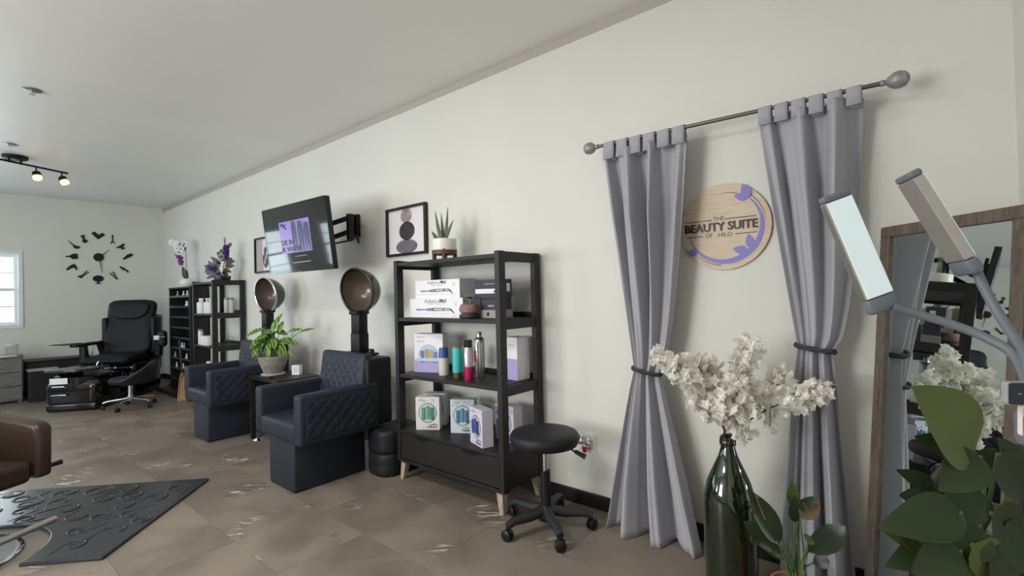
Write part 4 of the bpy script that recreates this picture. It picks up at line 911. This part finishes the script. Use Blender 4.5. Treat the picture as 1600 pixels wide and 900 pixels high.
# ------------------------------------------------------------------ end table: calathea, remote, white box
def foliage(T, base, leaves, m, stem_m, sr=.003):
    """each leaf: (tip position, blade length, width, droop); a stem from base to the blade, then the blade"""
    for e in leaves:
        p, d, L, W_, dr_ = e[:5]; p, d = Vector(p), Vector(d); lf = leaf(p, d, L, W_, dr_, **(e[5] if len(e) > 5 else {})).build('leaf', m, T, smooth=60)
        b0 = Vector(base)+Vector((random.uniform(-.02, .02), random.uniform(-.02, .02), 0))
        mid = b0.lerp(p, .55)+Vector((0, 0, .03)); MB().tube([b0, mid, p], sr, 5).build('stem', stem_m, lf)
def patterned_leaf(name, c1, c2, scale):
    m = mat(name, c1, .4); nt = m.node_tree; N = nt.nodes; p = N['Principled BSDF']; tc = N.new('ShaderNodeTexCoord'); n = N.new('ShaderNodeTexWave'); n.inputs['Scale'].default_value = scale; n.inputs['Distortion'].default_value = 6; n.inputs['Detail'].default_value = 2
    cr = N.new('ShaderNodeValToRGB'); cr.color_ramp.elements[0].position = .45; cr.color_ramp.elements[1].position = .75; cr.color_ramp.elements[0].color = (*lin(c1), 1); cr.color_ramp.elements[1].color = (*lin(c2), 1)
    nt.links.new(tc.outputs['Object'], n.inputs['Vector']); nt.links.new(n.outputs['Fac'], cr.inputs[0]); nt.links.new(cr.outputs[0], p.inputs['Base Color']); p.inputs['Subsurface Weight'].default_value = 0; return m
CAL = patterned_leaf('calathea_leaf', (116, 150, 62), (52, 88, 34), 14); CST = mat('green_stem', (86, 112, 60), .6)
PC = Vector((1.995, 4.535, .57)); T = thing('potted_calathea', 'green calathea with long leaves in a grey stone pot on the end table', 'potted plant', PC)
MB().lathe([(0, 0), (.098, 0), (.103, .006), (.100, .016), (.075, .018), (0, .018)], 32).build('saucer', mat('pale_saucer', (176, 172, 164), .6), T)
MB().lathe([(0, .018), (.076, .018), (.082, .026), (.105, .085), (.122, .135), (.126, .165), (.118, .172), (.112, .160), (0, .155)], 36).build('pot', mat('mottled_stone', (136, 134, 126), .8, var=.25, vscale=30, bump=.7, bscale=50), T)
MB().lathe([(0, .158), (.112, .156)], 24).build('soil', mat('soil', (40, 32, 26), .9), T)
vz = RW.col[2]; vr = RW.col[0]; vu = -RW.col[1]
def pv(px, py, off=0):     # point near the plant's depth plane from a pixel, off metres nearer
    return dep(px, py, (PC-CAM).dot(vz)-off)-PC
CLV = [(424, 522, 439, 490, .075, .35), (436, 520, 442, 502, .06, .3), (412, 514, 384, 528, .06, .5), (452, 517, 472, 515, .045, .1), (470, 518, 490, 514, .04, .1), (440, 530, 462, 540, .07, .5), (434, 532, 458, 541, .06, .6),
       (408, 530, 392, 545, .07, .7), (414, 528, 400, 556, .07, .6), (424, 530, 412, 552, .065, .6), (430, 532, 436, 558, .06, .5), (418, 524, 398, 534, .065, .5), (426, 520, 408, 520, .07, .4), (430, 518, 448, 524, .07, .4), (420, 536, 418, 560, .05, .4), (438, 538, 444, 556, .06, .5), (428, 526, 428, 545, .07, .5), (404, 540, 395, 558, .055, .5), (444, 548, 456, 558, .035, .4)]
for k, (x0, y0, x1, y1, W_, dr_) in enumerate(CLV):
    o1 = (-.03+.10*((k*37) % 10)/10) if k > 4 else .0; a = pv(x0, y0, o1); c = pv(x1, y1, o1+(.07 if y1 > y0+8 else .0)); d = c-a; L = d.length*1.05
    lf = leaf(a, d+Vector((0, 0, dr_*.4*L)), L, W_, dr_, up=-vz*.6+Vector((0, 0, .8)), p=.75).build('leaf', CAL, T, smooth=60)
    b0 = Vector((random.uniform(-.03, .03), random.uniform(-.03, .03), .155)); MB().tube([b0, b0.lerp(a, .6)+Vector((0, 0, .02)), a], .0028, 5).build('stem', CST, lf)
T = thing('remote_control', 'black remote control lying before the stone plant pot', 'remote', (1.862, 4.40, .57), .25)
bx(-.022, .022, -.085, .085, 0, .016).build('body', BLKPLASTIC, T, bevel=.004)
for i in range(5):
    for j in range(2): MB().lathe([(0, 0), (.005, 0), (.004, .002), (0, .002)], 10, (-.009+.018*j, -.05+.025*i, .016)).build('button', PGREY, T)
q = onZ(462, 586, .57); T = sitem('tissue_pack', 'small white box standing on the end table beside the calathea', 'box', (2.10, 4.33, .57), .5); carton(T, .075, .085, .045)
bx(-.02, .02, .02, .065, 0, .0005).build('printed_panel', mat('print_pale', (206, 208, 214), .6), T, smooth=0)

# ------------------------------------------------------------------ narrow bookcase: white bottles, flower arrangement
WP = mat('white_plastic', (222, 222, 220), .35); GRPB = 'white bottles on the narrow bookcase'
pump = [('body', [(0, 0), (.036, 0), (.038, .004), (.038, .13), (.02, .145), (0, .145)], WP), ('pump', [(0, .145), (.012, .145), (.012, .165), (.018, .167), (.018, .185), (0, .187)], WP)]
tallb = [('body', [(0, 0), (.028, 0), (.029, .004), (.029, .16), (0, .16)], WP), ('cap', [(0, .16), (.026, .16), (.026, .185), (0, .186)], PGREY)]
def wb_row(lab, spots, z, kind):
    for y, x in spots: bottle('white_bottle', lab, 'bottle', (x, y, z), kind, GRPB)
wb_row('white pump bottle on the upper shelf of the narrow bookcase', [(6.86, 2.14), (6.76, 2.13), (6.62, 2.14), (6.52, 2.14)], 1.11, pump)
wb_row('slim white bottle behind the pump bottles of the narrow bookcase', [(6.55, 2.33), (6.40, 2.33)], 1.11, tallb)
wb_row('tall white bottle on the middle shelf of the narrow bookcase', [(6.83, 2.13)], .725, tallb)
T = bottle('white_tub', 'squat white tub next to the tall white bottle', 'tub', (2.13, 6.68, .725), (('body', [(0, 0), (.05, 0), (.052, .004), (.052, .09), (0, .09)], WP), ('lid', [(0, .09), (.054, .09), (.054, .112), (0, .114)], WP)))
T = bottle('white_tub', 'squat white tub beside the bookcase post of the narrow bookcase', 'tub', (2.13, 6.56, .725), (('body', [(0, 0), (.05, 0), (.052, .004), (.052, .09), (0, .09)], WP), ('lid', [(0, .09), (.054, .09), (.054, .112), (0, .114)], WP)))
T = bottle('cream_jug', 'cream jug on the low level of the narrow bookcase', 'jug', (2.14, 6.58, .345), (('body', [(0, 0), (.07, 0), (.075, .01), (.075, .11), (.05, .15), (.03, .16), (0, .16)], mat('cream_plastic', (206, 194, 176), .4)), ('cap', [(0, .16), (.032, .16), (.032, .185), (0, .186)], WP)))
T = bottle('white_jug', 'round white jug next to the cream jug', 'jug', (2.30, 6.40, .345), (('body', [(0, 0), (.06, 0), (.07, .03), (.065, .10), (.03, .13), (0, .13)], WP), ('cap', [(0, .13), (.03, .13), (.03, .15), (0, .151)], WP)))
T = thing('flower_arrangement', 'purple artificial flower arrangement on top of the narrow bookcase', 'flowers', (2.24, 6.42, 1.49))
MB().lathe([(0, 0), (.08, 0), (.095, .05), (.09, .07), (0, .065)], 24).build('bowl', BLKPLASTIC, T)
MAU = mat('dusty_mauve', (128, 116, 146), .7, var=.15, vscale=30); PRP = mat('purple_petal', (112, 84, 160), .7, var=.1); GGR = mat('grey_green_leaf', (84, 88, 82), .6, var=.2, vscale=30); OLV = mat('olive_leaf', (60, 66, 42), .6)
def ta(px, py, off=0): return dep(px, py, (Vector(T.location)-CAM).dot(vz)-off)-Vector(T.location)
def rose(px, py, r, m, name='blossom', off=.0):
    c = ta(px, py, off); o = MB()
    for ring_, n in ((.25, 4), (.6, 6), (1, 8)):
        for k in range(n):
            a = 2*PI*k/n+ring_*2; d = vr*math.cos(a)+vu*math.sin(a); l = leaf(c, d*(ring_)-vz*(1.1-ring_), r*(.7+.4*ring_), r*.8, -.5, up=-vz, p=.6, n=4); o.add(l.v, l.f)
    return o.build(name, m, T, smooth=70)
rose(334, 420, .10, MAU, off=.08); rose(346, 401, .045, mat('pale_mauve', (176, 166, 178), .7), off=.05); rose(342, 428, .05, MAU, off=.1); rose(360, 382, .03, mat('pale_mauve', (176, 166, 178)), off=.02)
for k in range(14): rose(354+2.5*math.sin(k*2.2), 404-1.5*k+(k % 2), .032, PRP, 'delphinium_floret', .03)
for x0, y0, x1, y1, W_, m in ((346, 412, 329, 402, .05, GGR), (345, 416, 333, 408, .05, GGR), (352, 410, 365, 408, .06, OLV), (353, 416, 364, 415, .06, OLV), (350, 420, 360, 425, .05, OLV), (338, 428, 323, 435, .05, GGR), (334, 424, 322, 428, .05, GGR), (350, 424, 356, 432, .05, OLV), (344, 398, 340, 394, .05, GGR), (350, 395, 344, 390, .05, GGR), (348, 405, 341, 399, .05, GGR), (356, 408, 362, 404, .05, OLV), (350, 408, 346, 402, .06, GGR)):
    a, c = ta(x0, y0, .04), ta(x1, y1, .06); leaf(a, c-a, (c-a).length*1.1, W_, .3, up=-vz).build('leaf', m, T, smooth=60)
for k in range(5):
    for s in (-1, 1): a = ta(351, 392-4.6*k, 0); c = ta(351+s*(4.2-.4*k), 391-4.6*k, .02); leaf(a, c-a, (c-a).length, .05, .2, up=-vz*.3+Vector((0, 0, 1))).build('bell_leaf', OLV, T, smooth=60)
MB().tube([Vector((0, 0, .06)), ta(352, 400), ta(351, 371)], .005, 6).build('stem', OLV, T); MB().tube([Vector((0, 0, .06)), ta(353, 415), ta(355, 385)], .005, 6).build('stem', OLV, T)
# orchid
T = thing('potted_orchid', 'white and purple orchid in a round white pot on the black tower', 'potted plant', (2.29, 7.86, 1.465))
MB().lathe([(0, 0), (.055, 0), (.082, .03), (.09, .06), (.08, .10), (.065, .115), (.06, .11), (0, .105)], 28).build('pot', WHITECER, T)
for a, L in ((2.6, .20), (3.4, .17), (1.6, .16), (4.2, .14)): leaf((0, 0, .105), (math.cos(a)*.35, math.sin(a)*.35, 1), L, .07, .5, up=-vz, p=.7).build('leaf', GRN, T, smooth=60)
OW = mat('orchid_white', (226, 226, 226), .6); OP = mat('orchid_purple', (104, 40, 112), .6)
MB().tube([Vector((0, 0, .1)), ta(291, 415), ta(291, 393), ta(286, 382), ta(272, 378)], .004, 6).build('stem', CST, T)
MB().tube([Vector((0, 0, .1)), ta(285, 425), ta(283, 405), ta(280, 398)], .004, 6).build('stem', CST, T)
def orchid(px, py, r, m, off=0):
    c = ta(px, py, off); o = MB()
    for k in range(5):
        a = PI/2+2*PI*k/5; d = vr*math.cos(a)+vu*math.sin(a); l = leaf(c, d-vz*.25, r, r*.9, -.2, up=-vz, p=.6, n=5); o.add(l.v, l.f)
    b_ = o.build('bloom', m, T, smooth=60); MB().ball(c-vz*.006, r*.13, 8, 5).build('bloom_lip', OP, b_)
for px, py in ((269, 379), (276, 381), (282, 382), (289, 381), (277, 388), (284, 389), (291, 388), (281, 394)): orchid(px, py, .058, OW, random.uniform(-.03, .03))
for px, py in ((280, 399), (283, 404), (284, 410)): orchid(px, py, .055, OP)
# on the grey chest
T = thing('glass_jar', 'clear glass jar on the grey chest', 'jar', (.66, 9.15, .602))
MB().lathe([(0, 0), (.06, 0), (.065, .005), (.065, .13), (.062, .13), (.061, .008), (0, .008)], 24).build('jar', mat('jar_glass', (225, 232, 230), .05, trans=.85, alpha=.45), T)
MB().lathe([(0, .13), (.067, .13), (.067, .15), (0, .152)], 24).build('lid', mat('jar_lid', (190, 196, 194), .3), T)
T = thing('small_potted_herb', 'small green herb in a white pot on the grey chest', 'potted plant', (.46, 9.13, .602))
MB().lathe([(0, 0), (.05, 0), (.062, .075), (.056, .075), (0, .065)], 22).build('pot', WHITECER, T)
for k in range(12): leaf((0, 0, .065), (math.cos(k*2.4)*.6, math.sin(k*2.4)*.6, 1), .09+.02*(k % 3), .05, .7).build('leaf', mat('bright_herb', (84, 120, 58), .5), T, smooth=60)
tag(MB().prism(rrect(.16, .10, .02), .012, (.62, 9.06, .602)).build('white_tray', WHITECER, smooth=0, bevel=.003), 'flat white dish at the front of the grey chest', 'dish')

# ------------------------------------------------------------------ green bottle with blossom branches
BC = Vector((2.10, .608, 0)); T = thing('giant_bottle', 'giant dark green glass bottle holding white blossom branches', 'bottle', BC)
prof = [(.0, .004), (.085, .0), (.098, .012), (.101, .06), (.102, .34), (.098, .40), (.082, .465), (.058, .52), (.038, .565), (.028, .60), (.026, .628), (.030, .630), (.030, .645), (.025, .648), (.021, .645), (.021, .60)]
MB().lathe(prof, 48).build('glass', mat('dark_green_glass', (20, 30, 12), .06, coat=.6, spec=.8), T, smooth=50)
MB().lathe([(.0315, .612), (.0325, .616), (.0325, .628), (.0315, .63)], 32).build('neck_ring', mat('dark_green_glass', (20, 30, 12)), T)
def petal_material():
    m = mat('cream_blossom', (250, 249, 243), .7); nt = m.node_tree; N = nt.nodes; t = N.new('ShaderNodeBsdfTranslucent'); t.inputs[0].default_value = (*lin((250, 249, 242)), 1)
    x = N.new('ShaderNodeMixShader'); x.inputs[0].default_value = .4; nt.links.new(N['Principled BSDF'].outputs[0], x.inputs[1]); nt.links.new(t.outputs[0], x.inputs[2]); nt.links.new(x.outputs[0], N['Material Output'].inputs[0]); return m
BARK = mat('dark_bark', (62, 42, 36), .8); PET = petal_material()
def bpt(px, py, off): return dep(px, py, (BC-CAM).dot(vz)-off)
BR = [((1028, 556), .05, 'white blossom branch reaching out toward the left curtain', [(1047, 565), (1062, 585), (1085, 605)]),
      ((1086, 562), -.03, 'white blossom branch rising steeply beside the drooping one', [(1108, 572), (1114, 590)]),
      ((1163, 540), -.02, 'tallest white blossom branch, standing upright in the bottle', [(1175, 545), (1160, 565), (1155, 590)]),
      ((1228, 590), .02, 'white blossom branch leaning toward the wall behind', [(1215, 585), (1190, 610), (1170, 625)]),
      ((1272, 615), .11, 'long bare-stemmed white blossom branch stretched toward the right curtain', [(1280, 612), (1256, 622), (1240, 632)]),
      ((1150, 600), .10, 'short full white blossom branch leaning forward over the bottle mouth', [(1140, 618), (1128, 630), (1160, 640)]),
      ((1110, 612), .04, 'short white blossom branch drooping low at the bottle mouth', [(1100, 625), (1120, 645), (1130, 600)])]
def blossom(o, c, r, rg):
    n_ = Vector((rg.uniform(-1, 1), rg.uniform(-1, 1), rg.uniform(-.6, 1))).normalized(); X, Y, Z = basis(n_); ph0 = rg.uniform(0, 6)
    for k in range(5):
        a = ph0+2*PI*k/5; d = X*math.cos(a)+Y*math.sin(a); s = Z.cross(d)
        o.add([c, c+d*r*.55+s*r*.42+Z*r*.25, c+d*r*1.05+Z*r*.32*rg.uniform(.3, 1.6), c+d*r*.55-s*r*.42+Z*r*.25], [(0, 1, 2, 3)])
    for k in range(5):
        a = ph0+.6+2*PI*k/5; d = X*math.cos(a)+Y*math.sin(a); s = Z.cross(d)
        o.add([c, c+d*r*.3+s*r*.3+Z*r*.4, c+d*r*.6+Z*r*.65, c+d*r*.3-s*r*.3+Z*r*.4], [(0, 1, 2, 3)])
for bi, (tip, off, lab, cl) in enumerate(BR):
    rg = random.Random(40+bi); T = thing('blossom_branch', lab, 'branch', BC+Vector((0, 0, .60)), 0, 'white blossom branches in the bottle'); OO = Vector(T.location)
    base = BC+Vector((.008*math.cos(bi*.9), .008*math.sin(bi*.9), .52)); mouth = BC+Vector((.014*math.cos(bi*.9), .014*math.sin(bi*.9), .648)); tp = bpt(*tip, off)
    mid = mouth.lerp(tp, .5)+Vector((0, 0, .02+.01*(bi % 3))); path = [base, mouth, mouth.lerp(mid, .5)+Vector((0, 0, .008)), mid, mid.lerp(tp, .5)+Vector((0, 0, .006)), tp]
    MB().tube([p-OO for p in path], [.0035, .0035, .003, .0028, .0022, .0014], 6).build('stem', BARK, T)
    tw = MB(); bl = MB()
    cents = [(tp, .042, 16)]
    for e in cl: cents.append((bpt(*e, off+rg.uniform(-.02, .02)), .050, 24))
    if bi != 4:
        for t in (.35, .6, .8): cents.append((mouth.lerp(tp, t)+Vector((rg.uniform(-.03, .03), rg.uniform(-.03, .03), rg.uniform(-.02, .04))), .055, 22))
    else: cents.append((mouth.lerp(tp, .25)+Vector((0, 0, -.035)), .04, 7)); cents.append((mouth.lerp(tp, .5)+Vector((0, 0, -.05)), .035, 7)); cents.append((mouth.lerp(tp, .75)+Vector((0, 0, .0)), .03, 5))
    for c, R_, n in cents:
        near = min(path[1:], key=lambda p: (p-c).length)
        if (near-c).length > .01: tw.tube([near-OO, near.lerp(c, .5)-OO+Vector((0, 0, .004)), c-OO], [.0018, .0014, .001], 5)
        for _ in range(n):
            v = Vector((rg.gauss(0, 1), rg.gauss(0, 1), rg.gauss(0, 1))); v = v.normalized()*R_*rg.random()**.45
            blossom(bl, c+v-OO, rg.uniform(.016, .026), rg)
    tw.build('twigs', BARK, T, kind='stuff'); bl.build('blossoms', PET, T, smooth=0, kind='stuff')

# ------------------------------------------------------------------ plants in the corner
T = thing('low_potted_plant', 'low leafy plant in a terracotta pot in front of the right curtain', 'potted plant', (1.955, .345, 0)); PC = Vector(T.location)
MB().lathe([(0, 0), (.06, 0), (.082, .165), (.09, .17), (.09, .198), (.081, .198), (.078, .18), (0, .175)], 32).build('pot', mat('terracotta', (150, 108, 84), .75, var=.1, vscale=12), T)
MB().lathe([(0, .181), (.078, .179)], 20).build('soil', mat('soil', (40, 32, 26)), T)
LF = mat('mid_green_leaf', (74, 92, 50), .42, var=.2, vscale=14); LFD = mat('deep_green_leaf', (44, 60, 36), .38, var=.2, vscale=14); RED = mat('reddish_leaf', (108, 92, 66), .45, var=.2, vscale=20)
for k, (x0, y0, x1, y1, W_, dr_, m) in enumerate(((1238, 790, 1238, 752, .045, .1, LF), (1242, 816, 1244, 776, .055, .2, LFD), (1250, 810, 1282, 782, .06, .2, RED), (1248, 800, 1272, 778, .045, .2, LFD), (1262, 862, 1340, 838, .085, .7, LFD), (1218, 850, 1172, 770, .085, .3, LFD), (1212, 858, 1166, 822, .08, .5, LFD), (1222, 845, 1182, 775, .05, .2, RED), (1262, 850, 1264, 836, .04, .2, LF), (1226, 868, 1196, 862, .05, .6, LFD), (1270, 880, 1300, 880, .05, .5, LFD))):
    a, c = pv(x0, y0, .02*(k % 3)), pv(x1, y1, .03*(k % 2)); d = c-a; L = d.length*(1+.08*dr_)
    lf = leaf(a, d+Vector((0, 0, .35*dr_*L)), L, W_, dr_, up=-vz*.8+Vector((0, 0, .6)), p=.8).build('leaf', m, T, smooth=60)
    b0 = Vector((random.uniform(-.03, .03), random.uniform(-.03, .03), .18)); MB().tube([b0, b0.lerp(a, .6)+Vector((0, 0, .015)), a], .0032, 5).build('stem', CST, lf)
T = thing('large_potted_plant', 'large broad-leaved plant in a dark pot before the leaning mirror', 'potted plant', (1.70, -.06, 0)); PC = Vector(T.location)
MB().lathe([(0, 0), (.10, 0), (.135, .26), (.145, .27), (.145, .30), (.134, .30), (.13, .28), (0, .275)], 36).build('pot', mat('dark_glazed_pot', (40, 40, 42), .3), T)
MB().lathe([(0, .282), (.13, .28)], 20).build('soil', mat('soil', (40, 32, 26)), T)
LB1 = mat('bright_broad_leaf', (92, 108, 48), .4, var=.12, vscale=8); LB2 = mat('dark_broad_leaf', (46, 62, 34), .36, var=.18, vscale=8); LB3 = mat('yellow_green_leaf', (84, 92, 44), .4, var=.15, vscale=10)
for k, (x0, y0, x1, y1, W_, dr_, m, off) in enumerate(((1522, 706, 1436, 612, .20, .12, LB1, .06), (1500, 712, 1440, 688, .07, .3, LB2, .03), (1532, 712, 1480, 770, .10, .3, LB2, .08), (1560, 708, 1605, 790, .12, .5, LB2, .05), (1480, 782, 1560, 800, .10, .4, LB2, .06), (1470, 790, 1415, 780, .08, .3, LB2, .02), (1500, 800, 1395, 838, .11, .4, LB2, .10), (1490, 790, 1448, 850, .09, .3, LB3, .08),
        (1530, 820, 1480, 880, .11, .4, LB2, .10), (1550, 800, 1600, 850, .12, .4, LB2, .08), (1470, 850, 1400, 895, .08, .4, LB2, .05), (1520, 850, 1560, 905, .11, .4, LB3, .12), (1560, 840, 1625, 880, .12, .4, LB2, .10), (1585, 740, 1570, 690, .09, .3, LB2, -.02), (1460, 770, 1412, 742, .06, .4, LB2, .0), (1440, 850, 1380, 830, .06, .3, LB3, .03), (1540, 740, 1590, 712, .10, .4, LB2, -.01), (1500, 860, 1440, 905, .10, .4, LB2, .12), (1545, 870, 1590, 910, .11, .5, LB2, .13))):
    a, c = pv(x0, y0, off), pv(x1, y1, off+.02); d = c-a; L = d.length*1.05
    lf = leaf(a, d+Vector((0, 0, .3*dr_*L)), L, W_, dr_, up=-vz*.9+Vector((0, 0, .5)), fold=.18, p=.62, n=10).build('leaf', m, T, smooth=60)
    b0 = Vector((random.uniform(-.05, .05), random.uniform(-.05, .05), .285)); MB().tube([b0, b0.lerp(a, .6)+Vector((0, 0, .03)), a], .005, 6).build('stem', CST, lf)

# ------------------------------------------------------------------ two-headed lash lamp
LP = Vector((1.25, -.16, 0)); T = thing('lash_lamp', 'two-armed lash lamp with flat light panels in front of the mirror', 'lamp', LP)
MB().lathe([(0, 0), (.105, 0), (.11, .006), (.11, .016), (.10, .022), (.02, .028), (0, .028)], 36).build('weighted_base', GREYPLASTIC, T)
MB().cyl((0, 0, .02), (0, 0, .98), .012, .012, 16).build('pole', GREYPLASTIC, T)
hub = MB().lathe([(0, 0), (.024, 0), (.028, .01), (.028, .05), (.02, .06), (0, .06)], 20, (0, 0, .965)).build('arm_hub', GREYPLASTIC, T)
PAN = mat('lit_diffuser', (225, 235, 238), .35, emit=(205, 236, 246), estr=.26)
def lamp_head(p, q, wdir, wd, th_, z):
    p, q = p-LP, q-LP; a = (q-p).normalized(); L = (q-p).length; wv = (wdir-a*wdir.dot(a)).normalized(); nn = a.cross(wv)
    M = Matrix(((a.x, wv.x, nn.x, p.x), (a.y, wv.y, nn.y, p.y), (a.z, wv.z, nn.z, p.z), (0, 0, 0, 1)))
    b_ = bx(.012, L-.03, -wd/2, wd/2, -th_, 0, m=M).build('head_housing', STEEL, T, smooth=0, bevel=.003)
    bx(.014, L-.032, -wd/2+.004, wd/2-.004, -.001, .0025, m=M).build('light_panel', PAN, b_, smooth=0)
    bx(-.004, .012, -wd/2, wd/2, -th_-.001, .002, m=M).build('end_cap', GREYPLASTIC, b_, bevel=.006, seg=3)
    bx(L-.03, L+.006, -wd/2-.001, wd/2+.001, -th_-.001, .003, m=M).build('end_cap', GREYPLASTIC, b_, bevel=.009, seg=3)
    return q, a
h1, a1 = lamp_head(dep(1307, 303, 1.1), dep(1384, 482, 1.08), vr-vz*.05, .066, .022, 1.1)
h2, a2 = lamp_head(dep(1426, 270, 1.1), dep(1522, 421, 1.06), vr*.22+vz*.97, .066, .024, 1.1)
top_ = Vector((0, 0, 1.0))
def spl(pts, n=8):
    out = []
    P_ = [pts[0]]+pts+[pts[-1]]
    for i in range(1, len(P_)-2):
        for k in range(n):
            t = k/n; a_, b_, c_, d_ = P_[i-1], P_[i], P_[i+1], P_[i+2]
            out.append(.5*((2*b_)+(c_-a_)*t+(2*a_-5*b_+4*c_-d_)*t*t+(3*b_-a_-3*c_+d_)*t**3))
    return out+[pts[-1]]
def lp(px, py, z): return dep(px, py, z)-LP
MB().tube(spl([lp(1395, 479, 1.08), lp(1430, 490, 1.07), lp(1490, 508, 1.04), lp(1545, 530, 1.0), lp(1590, 562, .95), top_+Vector((0, 0, .02))]), .0095, 12).build('gooseneck', GREYPLASTIC, T, smooth=60)
MB().tube(spl([lp(1524, 418, 1.06), lp(1535, 445, 1.05), lp(1560, 490, 1.02), lp(1590, 535, .97), lp(1604, 565, .93), top_+Vector((0, 0, .02))]), .0095, 12).build('gooseneck', GREYPLASTIC, T, smooth=60)
# control box and phone clip on the pole
def plate(px, py, z, w_, h, t, m, name, rad):
    c = lp(px, py, z); o = MB().prism(rrect(w_, h, rad), t, c, vr, vu); return o.build(name, m, T, smooth=0, bevel=.002)
cb = plate(1592, 613, .86, .066, .042, .012, mat('pale_grey_rim', (150, 154, 158), .4), 'control_box', .006)
c = lp(1592, 613, .86)-vz*.0125; MB().prism(rrect(.062, .038, .005), .0006, c, vr, vu).build('display', mat('dark_display', (34, 44, 56), .15), cb, smooth=0)
for dx in (-.012, .006): MB().prism(rrect(.006, .002, .0008), .0004, c+vr*dx-vz*.0007, vr, vu).build('display_mark', PGREY, cb, smooth=0)
ph_ = plate(1606, 656, .86, .040, .056, .009, mat('pinkish_white', (226, 208, 206), .35), 'phone_clip', .006)
MB().prism(rrect(.012, .014, .003), .001, lp(1603, 641, .86)-vz*.0095, vr, vu).build('clip_button', mat('dark_display', (34, 44, 56)), ph_, smooth=0)
for z in (613, 656): MB().tube([lp(1594, z, .86), Vector((0, 0, 0))+Vector((0, 0, lp(1594, z, .86).z))], .005, 8).build('clip_arm', GREYPLASTIC, T)

# bodies of the added fill panels, on the unseen part of the ceiling
for k, (x_, y_) in enumerate(FILL_LIGHTS):
    T = thing('added_fill_panel', ('unseen added fill light panel nearer the curtained wall', 'unseen added fill light panel nearer the side windows')[k], 'ceiling light', (x_, y_, ZC), 0, 'added fill light panels')
    bx(-.16, .16, -.60, .60, -.035, 0).build('housing', WHITEFRAME, T, smooth=0, bevel=.004)
    bx(-.14, .14, -.575, .575, -.040, -.035).build('diffuser', mat('fill_panel_glow', (240, 236, 226), .5, emit=(255, 244, 225), estr=4), T, smooth=0)
